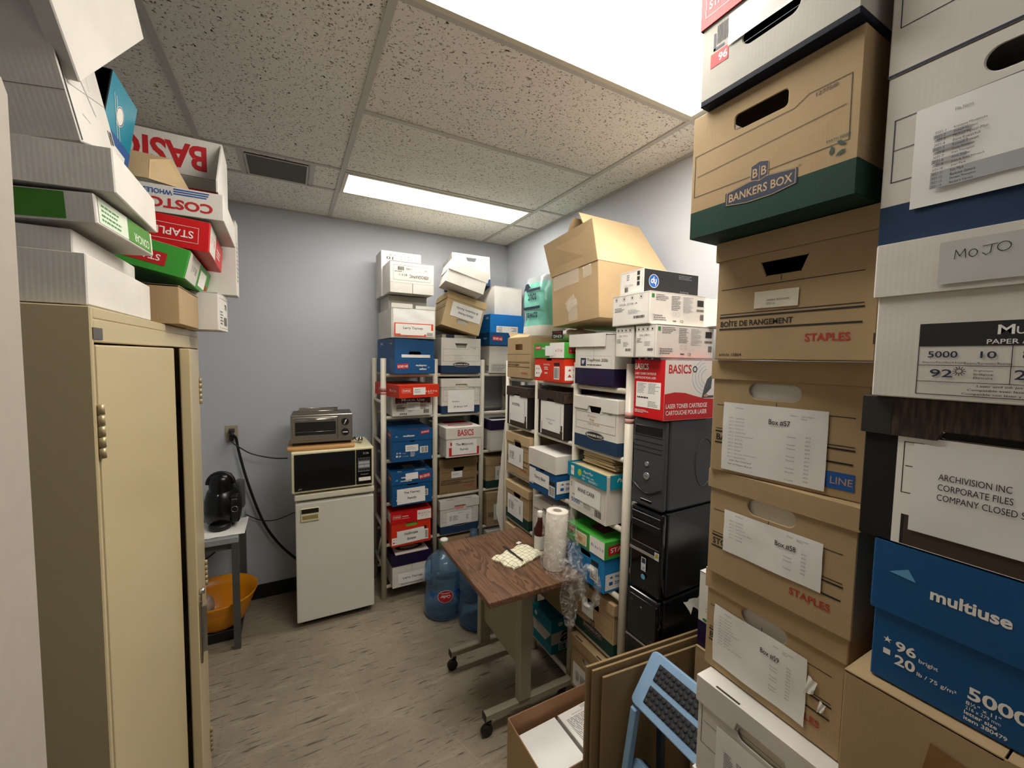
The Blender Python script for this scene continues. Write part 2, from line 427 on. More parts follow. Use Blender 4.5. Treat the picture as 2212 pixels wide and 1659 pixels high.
def tile_material(key, sx, sy):
    m = mat(key, '#a9a69d', .9, var=0, spec=.15)
    nt = m.node_tree; b = nt.nodes['Principled BSDF']; N = nt.nodes.new; L = nt.links.new
    tc = N('ShaderNodeTexCoord'); mp = N('ShaderNodeMapping'); mp.inputs['Scale'].default_value = (sx, sy, 1); L(tc.outputs['Object'], mp.inputs['Vector'])
    wn = N('ShaderNodeTexNoise'); wn.inputs['Scale'].default_value = 14; L(mp.outputs['Vector'], wn.inputs['Vector'])
    ad = N('ShaderNodeMix'); ad.data_type = 'VECTOR'; ad.inputs[0].default_value = .03; L(mp.outputs['Vector'], ad.inputs[4]); L(wn.outputs['Color'], ad.inputs[5])
    n = N('ShaderNodeTexNoise'); n.inputs['Scale'].default_value = 62; n.inputs['Detail'].default_value = 2; n.inputs['Roughness'].default_value = .5; L(ad.outputs[1], n.inputs['Vector'])
    n2 = N('ShaderNodeTexNoise'); n2.inputs['Scale'].default_value = 130; n2.inputs['Detail'].default_value = 2; L(tc.outputs['Object'], n2.inputs['Vector'])
    r = N('ShaderNodeValToRGB'); e = r.color_ramp.elements
    e[0].position = .285; e[0].color = lin('#3b3731'); e[1].position = .335; e[1].color = lin('#e2ded4'); L(n.outputs['Fac'], r.inputs['Fac'])
    r2 = N('ShaderNodeValToRGB'); r2.color_ramp.elements[0].position = .33; r2.color_ramp.elements[1].position = .4
    r2.color_ramp.elements[0].color = lin('#8f8a80'); r2.color_ramp.elements[1].color = (1, 1, 1, 1); L(n2.outputs['Fac'], r2.inputs['Fac'])
    mx = N('ShaderNodeMix'); mx.data_type = 'RGBA'; mx.blend_type = 'MULTIPLY'; mx.inputs[0].default_value = 1; L(r.outputs['Color'], mx.inputs[6]); L(r2.outputs['Color'], mx.inputs[7])
    L(mx.outputs[2], b.inputs['Base Color'])
    bp = N('ShaderNodeBump'); bp.inputs['Strength'].default_value = .6; bp.inputs['Distance'].default_value = .004; L(n.outputs['Fac'], bp.inputs['Height']); L(bp.outputs['Normal'], b.inputs['Normal'])
    return m
TX, TY = tile_material('ceiling_tile_across', .75, 1.9), tile_material('ceiling_tile_along', 1.25, 1.1)
m = MB()
for x0, x1, mi in ((XL - .1, -.365, 0), (-.365, .2725, 1), (.2725, 1.4915, 0), (1.4915, XW + .1, 0)): m.box(x0, x1, YF - .1, YB + .1, ZC + .005, ZC + .05, mi)
struct(m.build('ceiling', [TX, TY], weld=False))
M_TEE = mat('grid_paint', '#b3b1a8', .5, var=.02)
m = MB()
for x in (-.365, .2725, 1.4915): m.box(x - .0125, x + .0125, YF, YB, ZC - .001, ZC + .012)
for y in (-.59, .02, .62, 1.222, 1.842, 2.462): m.box(.2725, 1.4915, y - .012, y + .012, ZC, ZC + .012)
m.box(.2725, 1.4915, 2.785, 2.80, ZC, ZC + .012)
for y in (.02, 1.24, 2.462, 2.783): m.box(-.365, .2725, y - .010, y + .010, ZC, ZC + .012)
for y in (-.2, 1.02, 1.63, 2.462): m.box(XL, -.365, y - .010, y + .010, ZC, ZC + .012)
for y in (1.222, 2.43, 2.80): m.box(1.4915, XW, y - .010, y + .010, ZC, ZC + .012)
for x in (-.205, .125): m.box(x - .012, x + .012, 2.47, 2.78, ZC, ZC + .012)
struct(m.build('trim_1', M_TEE, weld=False))
m = MB()
m.box(-.37, XW, YB - .02, YB, ZC - .001, ZC + .012); m.box(XW - .02, XW, YF, YB, ZC - .001, ZC + .012)
struct(m.build('trim_2', M_TEE, weld=False))
m = MB(); m.box(XL, XW - .02, YB - .008, YB, 0, .10); struct(m.build('baseboard_back', mat('rubber_base', '#0e0e0e', .5, var=0)))
m = MB(); m.box(XW - .008, XW, YF, YB, 0, .10); struct(m.build('baseboard_right', MATS['rubber_base']))

def ceiling_light(label, x0, x1, y0, y1, power):
    t = thing('ceiling_light', label, 'ceiling light', ((x0 + x1) / 2, (y0 + y1) / 2, ZC), group='fluorescent ceiling panels')
    hx, hy = (x1 - x0) / 2, (y1 - y0) / 2
    m = MB(); f = .02
    m.box(-hx, hx, -hy, -hy + f, -.004, .02); m.box(-hx, hx, hy - f, hy, -.004, .02); m.box(-hx, -hx + f, -hy + f, hy - f, -.004, .02); m.box(hx - f, hx, -hy + f, hy - f, -.004, .02)
    m.build('frame', mat('light_frame', '#c9c3ae', .4, var=0), t, weld=False)
    m = MB(); m.box(-hx + f, hx - f, -hy + f, hy - f, -.001, .015)
    m.build('diffuser', mat('tube_light_%d' % int(power * 10 + y0 * 3), '#fffaf0', .5, var=0, emit=power), t)
ceiling_light('large fluorescent ceiling panel overhead, cut by the top edge of the photo', .285, 1.479, .632, 1.21, LIGHT_NEAR)
ceiling_light('narrow fluorescent ceiling panel near the back wall', .285, 1.479, 2.474, 2.785, LIGHT_FAR)
ceiling_light('weak fill light panel added out of view behind the camera', .285, 1.479, -.578, .008, LIGHT_ADDED_BACK)  # added fill light, unseen; no fixture is known behind the camera
t = thing('ceiling_vent', 'dark grey air return grille in the ceiling left of the far light panel', 'air vent', (-.04, 2.635, ZC))
m = MB(); m.box(-.145, .145, -.135, .135, 0, .006); m.build('grille', mat('vent_mesh', '#55534a', .8, var=.1, scale=120), t)
m = MB()
for a in (-.145, .138): m.box(a, a + .007, -.135, .135, -.003, .004)
for a in (-.135, .128): m.box(-.138, .138, a, a + .007, -.003, .004)
m.build('frame', M_TEE, t, weld=False)

# open door slab at the left edge of the view
t = struct(bpy.data.objects.new('door_1', None)); C.objects.link(t); t.location = (-.297, .705, 0)
m = MB(); m.prism([(-.86, .01), (0, .01), (0, 2.035), (-.012, 2.05), (-.86, 2.05)], 'x', -.02, .02)
m.build('door_slab', mat('door_paint', '#a89f93', .6, var=.03, scale=40, bump=.05, bscale=500), t, bevel=.003)
m = MB(); m.tube([(.02, -.06, .98), (.05, -.06, .98)], .012); m.tube([(.05, -.06, .98), (.05, -.17, .98)], .009)
m.build('door_handle', mat('satin_metal', '#9a9a98', .3, 1), t, weld=False)

# ================================================================ wall outlet, cords
def outlet():
    t = thing('wall_outlet', 'beige wall outlet with a black plug in it on the back wall', 'outlet', (-.354, YB, 1.20))
    m = MB(); m.box(-.036, .036, -.006, 0, -.057, .057); m.build('cover_plate', mat('outlet_plate', '#a79b86', .4), t, bevel=.002)
    for dz in (.021, -.021):
        m = MB(); m.box(-.017, .017, -.009, -.005, dz - .014, dz + .014); m.build('socket', mat('socket_brown', '#3a2f26', .5), t, bevel=.003)
outlet()
BLK = mat('black_plastic', '#0b0b0c', .45, var=.02)
CORD = mat('black_cord', '#0a0a0a', .5, var=0)
def bez(pts, n=10):
    """smooth curve through points"""
    P = [Vector(p) for p in pts]; out = []
    for i in range(len(P) - 1):
        a, b, c, d = P[max(i - 1, 0)], P[i], P[i + 1], P[min(i + 2, len(P) - 1)]
        for k in range(n):
            t = k / n
            out.append(.5 * ((2 * b) + (c - a) * t + (2 * a - 5 * b + 4 * c - d) * t * t + (3 * b - a - 3 * c + d) * t ** 3))
    return out + [P[-1]]
t = thing('power_cord', 'thick black power cord hanging from the outlet down behind the fridge', 'cord', (-.352, 3.32, 1.20))
m = MB(); m.box(-.014, .014, -.05, .006, .006, .034); m.build('plug', BLK, t, bevel=.005, seg=2)
m = MB(); m.tube(bez([(0, -.045, .02), (.012, -.055, .0), (.027, -.035, -.03), (.04, -.033, -.12), (.09, -.04, -.35), (.17, -.04, -.62), (.25, -.04, -.78), (.34, -.045, -.90), (.43, -.05, -.99)]), .0085, 8); m.build('cable', CORD, t)
t = thing('power_cord', 'thin black cord running from the outlet to the microwave', 'cord', (-.352, 3.32, 1.175))
m = MB(); m.box(-.014, .014, -.042, .006, -.016, .014); m.build('plug', BLK, t, bevel=.005, seg=2)
m = MB(); m.tube(bez([(.0, -.04, -.002), (.012, -.068, -.025), (.05, -.07, -.06), (.12, -.07, -.11), (.24, -.07, -.15), (.33, -.07, -.16)]), .0042, 7); m.build('cable', CORD, t)
t = thing('power_cord', 'slack thin cord drooping between the metal stand and the fridge', 'cord', (-.3, 3.32, .60))
m = MB(); m.tube(bez([(-.10, -.012, .10), (.0, -.012, .045), (.10, -.012, -.02), (.2, -.012, -.035), (.33, -.012, .005)]), .0035, 7); m.build('cable', CORD, t)
t = thing('power_cord', 'thin black cord curving down the wall under the metal stand', 'cord', (-.42, 3.32, .5))
m = MB(); m.tube(bez([(.04, -.02, .12), (.03, -.012, .03), (-.04, -.012, -.09), (-.14, -.012, -.16)]), .0045, 7); m.build('cable', CORD, t)

# ================================================================ storage cabinet
BEIGE = mat('cabinet_enamel', '#bcac86', .27, var=.02, scale=5, bump=.03, bscale=25, spec=.6)
BEIGE2 = mat('cabinet_hinge', '#a2946f', .35, .3)
t = thing('storage_cabinet', 'tall beige metal two-door cabinet with boxes piled on top', 'cabinet', (-.52, 1.398, 0))
m = MB(); X0, X1, Y0, Y1, Z = -.228, .229, -.458, .459, 1.82
m.box(X0, X1, Y0, Y0 + .012, .02, Z); m.box(X0, X1, Y1 - .012, Y1, .02, Z); m.box(X0, X0 + .01, Y0 + .012, Y1 - .012, .02, Z); m.box(X0 + .01, X1, Y0 + .012, Y1 - .012, Z - .02, Z)
m.box(X0 + .01, X1 - .02, Y0 + .012, Y1 - .012, .02, .05)
m.box(X1 - .012, X1, Y0 + .012, Y1 - .012, Z - .060, Z - .02); m.box(X1 - .012, X1, Y0 + .012, Y1 - .012, .0, .066)
m.build('carcass', BEIGE, t, weld=False, bevel=.002)
m = MB(); m.box(X0 + .12, X0 + .128, Y0 - .0015, Y0 + .004, .02, Z - .002); m.build('side_seam', mat('seam_dark', '#4a4232', .6), t)
for zz in (.45, .85, 1.25, 1.55):
    m = MB(); m.box(X0 + .012, X1 - .04, Y0 + .014, Y1 - .014, zz, zz + .02); m.build('shelf', BEIGE, t)
def cab_door(y0, y1, hinge, ang, nm='door'):
    d = bpy.data.objects.new(nm, None); C.objects.link(d); d.parent = t
    d.location = (X1 + .001, hinge, 0); d.rotation_euler = (0, 0, math.radians(ang))
    m = MB(); m.box(-.024, 0, y0 - hinge, y1 - hinge, .07, Z - .064); o = m.build('door_panel', BEIGE, d, bevel=.003, seg=2)
    s = -1 if hinge > 0 else 1
    for zz in (.22, .88, 1.56):
        m = MB()
        for k in range(5): m.tube([(.003, s * -.003, zz + k * .019), (.003, s * -.003, zz + k * .019 + .0175)], .0055, 8)
        m.build('hinge', BEIGE2, d, weld=False)
    return d
dl = cab_door(Y0 + .016, -.014, Y0 + .016, -2.9)
dr = cab_door(.010, Y1 - .016, Y1 - .016, 6.7)
m = MB(); m.box(.0005, .006, -.42, -.36, .84, 1.03); m.build('handle_plate', mat('chrome', '#b9b9b6', .18, 1, var=0), dr, bevel=.004)['label'] = 'chrome handle plate'
m = MB(); m.box(.0065, .016, -.375, -.365, .85, .99); m.tube([(.001, -.40, 1.05), (.014, -.40, 1.05)], .009); m.build('handle', MATS['chrome'], dr, weld=False)
m = MB(); m.box(X1 - .001, X1 + .0015, Y0 + .005, Y0 + .045, Z - .055, Z - .035); m.build('badge', mat('badge_grey', '#6b6a66', .4, .5), t)

# ================================================================ metal stand, coffee machine, basin
STEEL = mat('grey_enamel', '#4c4d4a', .45, .1)
t = thing('metal_stand', 'grey metal stand with square legs between cabinet and fridge', 'stand', (-.5, 3.03, 0))
m = MB(); m.box(-.24, .22, -.235, .235, .645, .682); m.build('top', mat('stand_top', '#8d918f', .45, var=.04), t, bevel=.004)
for sx in (-.222, .203):
    for sy in (-.215, .215):
        m = MB(); m.box(sx - .017, sx + .017, sy - .017, sy + .017, 0, .645); m.build('leg', STEEL, t)
m = MB(); m.box(-.24, .22, -.2, -.19, .60, .645); m.build('apron', STEEL, t)
def coffee_machine():
    t = thing('coffee_machine', 'black rounded capsule coffee machine standing on a white napkin', 'coffee machine', (-.375, 3.04, .688), (0, 0, -6))
    m = MB(); P = [(.062, 0), (.088, .03), (.098, .09), (.096, .16), (.082, .215), (.06, .24)]
    m.lathe(P, 28, sx=1., sy=1.2); m.build('body', mat('coffee_black', '#0a0a0b', .25, var=0, spec=.4), t)
    m = MB(); m.lathe([(.056, .205), (.064, .23), (.064, .285), (.055, .315), (.03, .33)], 28, cy=-.035); m.build('brew_head', MATS['coffee_black'], t)
    m = MB(); a = [(.068 * math.cos(q), -.05, .265 + .068 * math.sin(q)) for q in [PI * k / 14 for k in range(15)]]; m.tube(a, .011, 8); m.build('lever', BLK, t)
    m = MB(); m.lathe([(.055, .004), (.058, .012), (.058, .028), (.05, .034)], 24, cy=-.085); m.build('drip_tray', BLK, t)
    m = MB(); m.box(.045, .098, .05, .115, .06, .25); m.build('water_tank', mat('tank_smoke', '#5f6062', .2, trans=.3), t, bevel=.02, seg=3)
    m = MB(); q = [(.078 + .017 * math.cos(k * PI / 8), -.098, .115 + .017 * math.sin(k * PI / 8)) for k in range(16)]; m.tube(q, .0016, 6, closed=True); m.build('start_button', mat('chrome', '#b9b9b6', .18, 1), t)
    m = MB(); m.box(.055, .098, -.096, -.05, .03, .2); m.build('control_panel', BLK, t, bevel=.01, seg=2)
    dec(t, Face((.055, -.0962, 0), (1, 0, 0), (0, 0, 1)), [('t', 'BOSCH', .024, .175, .026, .006, 'silver', .01)])
    m = MB(); m.lathe([(.004, .0), (.006, .012)], 10, cy=-.10, cx=-.004); o = m.build('spout', MATS['chrome'], t); o.location = (0, 0, .2)
coffee_machine()
m = MB(); rr = random.Random(4)
G = [[m.bm.verts.new((-.175 + .35 * i / 10, -.14 + .28 * j / 8, .001 + .0024 * math.sin(i * 1.3 + j * .5) ** 2 )) for i in range(11)] for j in range(9)]
for j in range(8):
    for i in range(10): m.bm.faces.new([G[j][i], G[j][i + 1], G[j + 1][i + 1], G[j + 1][i]])
o = m.build('napkin', mat('napkin_white', '#e6e4de', .9), smooth=True, loc=(-.425, 2.965, .6835)); tag(o, 'white paper napkin spread under the black coffee machine', 'napkin')
t = thing('plastic_basin', 'round yellow plastic basin under the grey metal stand', 'basin', (-.405, 3.02, .075), (4, 0, 0))
m = MB(); m.lathe([(.11, 0), (.138, .03), (.175, .13), (.198, .2), (.204, .2), (.197, .185), (.169, .12), (.133, .03), (.105, .01)], 40, sy=.95); m.build('bowl', mat('yellow_plastic', '#d98c0c', .35, var=.02), t)
m = MB(); m.box(-.10, .1, -.012, .012, -.005, .02); m.build('foot', BLK, t)
m = MB(); m.box(-.075, .055, -.028, .028, 0, .035); o = m.build('sponge', mat('sponge_green', '#5d7d1c', .95, bump=.5, bscale=300), bevel=.006, loc=(-.385, 2.985, .1135), rot=(.05, -.12, .25)); tag(o, 'green sponge lying in the yellow basin', 'sponge')
m = MB(); m.bm.free(); m.bm = bmesh.new(); bmesh.ops.create_icosphere(m.bm, subdivisions=4, radius=.06)
for v in m.bm.verts: v.co = Vector((v.co.x * .75, v.co.y * .8, v.co.z * 1.15)) * (1 + .09 * math.sin(v.co.x * 90 + v.co.z * 40) * math.sin(v.co.y * 70))
o = m.build('plastic_bag', mat('pinkish_plastic', '#b9a59c', .3, var=.15, scale=30), smooth=True, loc=(-.478, 3.03, .19)); tag(o, 'crumpled pinkish plastic bag in the yellow basin', 'bag')
m = MB(); m.box(-.14, .13, -.12, .12, 0, .064); o = m.build('floor_crate', BLK, bevel=.006, loc=(-.42, 3.03, .002)); tag(o, 'low black crate on the floor carrying the yellow basin', 'crate')

# ================================================================ fridge, microwave, toaster oven
WHITE = mat('appliance_white', '#d3d1c6', .38, var=.015, scale=4, spec=.5)
IVORY = mat('ivory_plastic', '#d9d1ab', .4, var=.02)
t = thing('mini_fridge', 'white bar fridge on the floor under the microwave', 'fridge', (.252, 3.03, 0), (0, 0, -.6))
m = MB(); m.box(-.232, .232, -.16, .22, .03, .83); m.build('cabinet', WHITE, t, bevel=.006)
m = MB(); m.box(-.234, .234, -.215, -.163, .045, .815); m.build('door', WHITE, t, bevel=.008, seg=3)
m = MB(); m.box(-.238, .238, -.21, .22, .832, .872); m.build('worktop', mat('fridge_top', '#dcd8c4', .35), t, bevel=.008, seg=2)
m = MB(); m.box(-.20, .2, -.15, .2, .0, .03); m.build('plinth', BLK, t)
h = MB(); h.box(-.205, -.098, -.226, -.214, .70, .785); h = h.build('handle', IVORY, t, bevel=.004)
m = MB(); m.box(-.2, -.103, -.2275, -.2255, .753, .782); m.build('name_plate', mat('plate_dark', '#23211c', .3, .3), h)
m = MB(); m.box(-.196, -.107, -.2275, -.2255, .715, .74); m.build('recess', mat('ivory_dark', '#8f8456', .6), h)
t = thing('microwave_oven', 'cream microwave with a wide black door on the bar fridge', 'microwave', (.241, 3.0, .8745), (0, 0, -.3))
m = MB(); m.box(-.2415, .2415, -.196, .18, .012, .268); m.build('housing', IVORY, t, bevel=.006, seg=2)
m = MB(); m.box(-.226, .126, -.2035, -.1955, .026, .255); d = m.build('door', mat('black_glass', '#060607', .08, var=0, spec=.6), t, bevel=.002)
dec(d, Face((-.226, -.2035, .026), (1, 0, 0), (0, 0, 1)), [('t', 'JET', .03, .012, .024, .010, 'silver', 0, 0, .3)])
m = MB(); m.box(.131, .228, -.2035, -.1955, .026, .255); d = m.build('control_panel', MATS['black_glass'], t, bevel=.002)
its = [('t', '2:26', .06, .205, .035, .012, 'silver'), ('r', .012, .083, .085, .175, 'grey')]
for r_, row in enumerate((2, 1, 1, 2)):
    for c_ in range(4 if row == 2 else 2):
        w_ = .016 if row == 2 else .034; its.append(('r', .0145 + c_ * (w_ + .0015), .157 - r_ * .0225, .0145 + c_ * (w_ + .0015) + w_, .173 - r_ * .0225, 'black' if row == 2 else 'lightgrey'))
its += [('t', 'Panasonic', .052, .066, .046, .007, 'silver', .005), ('r', .015, .022, .09, .046, 'white')]
dec(d, Face((.131, -.2035, .026), (1, 0, 0), (0, 0, 1)), its)
for a in (-.19, .19):
    for b in (-.15, .14):
        m = MB(); m.lathe([(.012, 0), (.012, .014)], 12, cx=a, cy=b); m.build('foot', BLK, t)
t = thing('cutting_board', 'wooden cutting board on the microwave under the toaster oven', 'cutting board', (.181, 2.985, 1.1435), (0, 0, -3))
m = MB(); m.box(-.2, .195, -.15, .15, 0, .022); m.build('board', mat('maple', '#b98b55', .5, var=.12, scale=4, stretch=(2, 30, 30)), t, bevel=.008, seg=3)
t = thing('toaster_oven', 'stainless toaster oven with two black dials on the cutting board', 'toaster oven', (.186, 3.01, 1.1665), (0, 0, -3.5))
STL = mat('brushed_steel', '#aaa59b', .32, 1, var=.08, scale=3, stretch=(1, 1, 60))
m = MB(); m.box(-.181, .181, -.125, .115, .018, .196); m.build('housing', mat('oven_case', '#55524d', .4, .8), t, bevel=.006)
m = MB(); m.box(-.181, .181, -.134, -.125, .018, .196); m.build('front_frame', STL, t, bevel=.003)
m = MB(); m.box(-.168, .092, -.143, -.133, .034, .182); d = m.build('door', STL, t, bevel=.003)
m = MB(); m.box(-.155, .08, -.1445, -.142, .068, .152); m.build('window', mat('smoked_glass', '#22211f', .1, spec=.6), d)
m = MB(); m.tube([(-.15, -.152, .167), (.075, -.152, .167)], .006, 8); m.build('handle', MATS['chrome'], d)
m = MB(); m.tube([(-.15, -.1455, .09), (.075, -.1455, .09)], .0012, 6); m.build('rack', MATS['chrome'], d)
for zz, a in ((.145, 65), (.078, 0)):
    m = MB(); m.tube([(.136, -.134, zz), (.136, -.152, zz)], .023, 20); k = m.build('dial', BLK, t)
    m = MB(); c_, s_ = math.cos(math.radians(a)), math.sin(math.radians(a)); m.tube([(.136 - .016 * c_, -.1525, zz - .016 * s_), (.136 + .016 * c_, -.1525, zz + .016 * s_)], .003, 6); m.build('pointer', mat('pointer_white', '#d8d6cf', .5), k)
for a in (-.16, .16):
    m = MB(); m.box(a - .012, a + .012, -.115, -.09, 0, .019); m.build('foot', BLK, t)
for a in (-.16, .16):
    m = MB(); m.box(a - .012, a + .012, .08, .105, 0, .019); m.build('foot', BLK, t)
t = thing('baking_tray', 'shallow metal baking tray lying on the toaster oven', 'tray', (.163, 2.99, 1.3635), (0, 0, -5))
m = tray(.235, .17, .02, t=.0015); m.build('pan', STL, t)
m = MB(); m.tube([(-.117, -.085, .02), (.117, -.085, .02), (.117, .085, .02), (-.117, .085, .02)], .003, 8, closed=True); m.build('rim', MATS['chrome'], t)
t = thing('bread_clip', 'small chrome gadget on the microwave beside the toaster oven', 'gadget', (.42, 2.95, 1.1445))
m = MB(); m.lathe([(.004, 0), (.014, .008), (.015, .03), (.008, .042), (.003, .045)], 16); m.build('shell', MATS['chrome'], t)
m = MB(); m.tube([(-.01, .02, .01), (-.03, .05, .03), (-.045, .07, .012)], .008, 8); m.build('stem', MATS['chrome'], t)
# ================================================================ tube racks
RACK = mat('rack_enamel', '#cfc8b8', .35, var=.02)
def rack(label, us, along):
    P = (lambda u, dv, z: (u, 2.93 + dv, z)) if along == 'x' else (lambda u, dv, z: (1.27 + dv, u, z))
    dep = .34
    t = thing('tube_rack', label, 'shelving rack', P(us[0], 0, 0), group='white tube racks'); o = Vector(t.location)
    def tube(nm, a, b, r, n=14):
        m = MB(); m.tube([Vector(a) - o, Vector(b) - o], r, n); return m.build(nm, RACK, t)
    for i, u in enumerate(us):
        for dv in (0, dep):
            p = tube('post', P(u, dv, 0), P(u, dv, 1.728), .0195)
            if (dv == 0) and ((along == 'x' and i == 0) or (along == 'y' and i == len(us) - 1)):
                for z0, k in ((1.475, 'pink'), (1.498, 'print_black'), (1.502, 'pink')):
                    if k == 'pink':
                        m = MB(); a = Vector(P(u, dv, z0)) - o; m.tube([a, a + Vector((0, 0, .021))], .0198, 14); m.build('sticker', mat('pink_tape', '#cf9a92', .6), p)
                m = MB(); a = Vector(P(u, dv, 1.496)) - o; m.tube([a, a + Vector((0, 0, .006))], .0199, 14); m.build('sticker', BLK, p)
        for z in (1.415, 1.12, .82, .52, .22): tube('side_rail', P(u, .018, z), P(u, dep - .018, z), .0115)
    for a, b in zip(us, us[1:]):
        s = 1 if b > a else -1
        for z in (1.61, 1.31, 1.0, .69, .39, .085):
            for dv in (0, dep):
                r = tube('rail', P(a + s * .012, dv, z), P(b - s * .012, dv, z), .0125)
    return t
r = rack('white tube rack of boxes along the back wall, right of the fridge', (.571, .943, 1.321, 1.69), 'x')
m = MB(); m.tube([(0, .03, .47), (0, .31, .12)], .009); m.build('brace', RACK, r)
m = MB(); m.tube([(.78, .366, 1.30), (1.09, .366, 1.0)], .009); m.build('brace', RACK, r)
rack('white tube rack of boxes along the right wall beside the table', (2.385, 2.017, 1.65, 1.285), 'y')
m = MB(); m.prism([(1.205, .70), (1.245, .56), (1.40, .56), (1.40, 1.32), (1.262, 1.32)], 'y', 2.413, 2.419)
o = m.build('foam_panel', mat('foam_white', '#cfcbc2', .7)); tag(o, 'narrow white panel slotted upright between the two racks', 'panel')

# ================================================================ print layouts
def st_logo(u, v, W, H, rot=0, inkf='white', bg='red'):
    """red tag with white lettering"""
    return [('o', turn(rect(u - W / 2, v - H / 2, u + W / 2, v + H / 2), (u, v), rot), bg), ('t', 'STAPLES', u, v, W * .84, H * .5, inkf, .012, rot)]
def bankers(w, bh, ic='navy', num='703', list_=True, logo='oval', tops=.178, n2=.196):
    it = [('l', [(.012, bh + .031), (.012, tops), (w * .68, tops), (w * .74, n2), (w - .014, n2), (w - .014, bh + .031)], .0013, ic, True),
          ('l', [(.018, tops - .045), (w - .02, tops - .045)], .0011, ic), ('t', num, w - .05, n2 - .010, .022, .006, ic, .01)]
    if logo == 'oval':
        c = (w / 2, bh + .008); it += [('o', ell(*c, .066, .019, 32), 'black'), ('l', ell(*c, .062, .0165, 32), .0012, 'white', True), ('t', 'BANKERS BOX', c[0], c[1], .108, .0105, 'white', .015)]
    return it
def bar_logo(u0, v0):
    """dark shield with the block letters, as on the green-banded box"""
    a = [(u0, v0 - .012), (u0 + .045, v0 - .019), (u0 + .098, v0 - .019), (u0 + .141, v0 - .012), (u0 + .141, v0 + .016), (u0 + .09, v0 + .022), (u0 + .05, v0 + .022), (u0, v0 + .014)]
    sh = lambda p, k: [(u0 + .0705 + (x - u0 - .0705) * k, v0 + (y - v0) * k) for x, y in p]
    it = [('o', a, 'navy'), ('l', sh(a, .95), .001, 'kraftink', True), ('t', 'BANKERS BOX', u0 + .0705, v0 + .001, .124, .0165, 'kraftink', .012)]
    cx, cy = u0 + .0705, v0 + .036
    hexa = [(cx - .017, cy - .014), (cx, cy - .019), (cx + .017, cy - .014), (cx + .017, cy + .013), (cx, cy + .018), (cx - .017, cy + .013)]
    it += [('o', hexa, 'navy'), ('l', hexa, .001, 'kraftink', True), ('l', [(cx, cy - .018), (cx, cy + .009)], .001, 'kraftink'), ('t', 'B', cx - .0085, cy - .002, .010, .017, 'kraftink', .01), ('t', 'B', cx + .0085, cy - .002, .010, .017, 'kraftink', .01)]
    return it
INK['kraftink'] = '#b99a6e'
def staples_kraft(w, big='BOÎTE DE RANGEMENT', art='article 15864', bw=.16, k=1.0):
    s = w / .31
    return [('l', [(.012, .163), (w - .022, .163)], .0016, 'black'), ('l', [(w * .47, .168), (w * .47, .178)], .0014, 'black'), ('l', [(.012, .1055), (w - .02, .1055)], .0018, 'black'), ('l', [(.012, .0985), (w - .02, .0985)], .0036, 'black'),
            ('t', big, .013 + bw / 2, .0845, bw, .0155, 'black', .02), ('l', [(.012, .071), (w - .022, .071)], .0036, 'black'),
            ('t', 'STAPLES', w - .075, .046, .076, .0155, 'staple', .02)] + ([('t', art, .04, .012, .055, .007, 'black', .01)] if art else [])
def sail(u, v, s=1.): return [('o', [(u, v), (u + .017 * s, v + .012 * s), (u + .021 * s, v - .002 * s)], 'cyan')]
def blue_front(w, lab=True):
    it = [('t', '★ 96', .045, .062, .034, .012, 'white', .02), ('t', 'bright', .085, .058, .024, .006, 'white'), ('t', '■ 20', .045, .04, .034, .012, 'white', .02), ('t', 'lb / 75 g/m²', .095, .037, .04, .006, 'white'),
          ('t', '5000', .152, .072, .05, .014, 'white', .02), ('para', .128, .03, .175, .062, 4, 'white'), ('r', w - .085, .052, w - .028, .098, 'white'), ('bar', w - .08, .055, w - .033, .094, 'black')]
    return it
def blue_lid(w, fr=False):
    it = sail(.022, .03)
    it += [('t', 'multiuse', .12, .036, .078, .014, 'white', .03)] if not fr else [('t', 'usages', .09, .047, .05, .013, 'white', .03), ('t', 'multiples', .10, .024, .078, .014, 'white', .03)]
    return it
def list_print(W, H, title, near=False, rows=9, rot=0, tu=.56, tv=.86, tw=.2, th=.055):
    it = [('t', title, W * tu, H * tv, W * tw, H * th, 'black', .01, rot)]
    if not near:
        it += [('para', W * .10, H * .30, W * .22, H * .70, rows, 'grey'), ('para', W * .24, H * .30, W * .46, H * .70, rows, 'grey'), ('para', W * .78, H * .28, W * .88, H * .68, rows, 'grey')]
    return it

# ================================================================ rack along the back wall
def LS(yf, x, z, w, d, h, rz=0, rx=0, ry=0):
    a = math.radians(rz); return (x - math.sin(a) * d / 2, yf + math.cos(a) * d / 2, z, rx, ry, rz), w, d, h
def put(label, P, *a, **k):
    return carton(label, P[0], P[1], P[2], P[3], *a, **k)

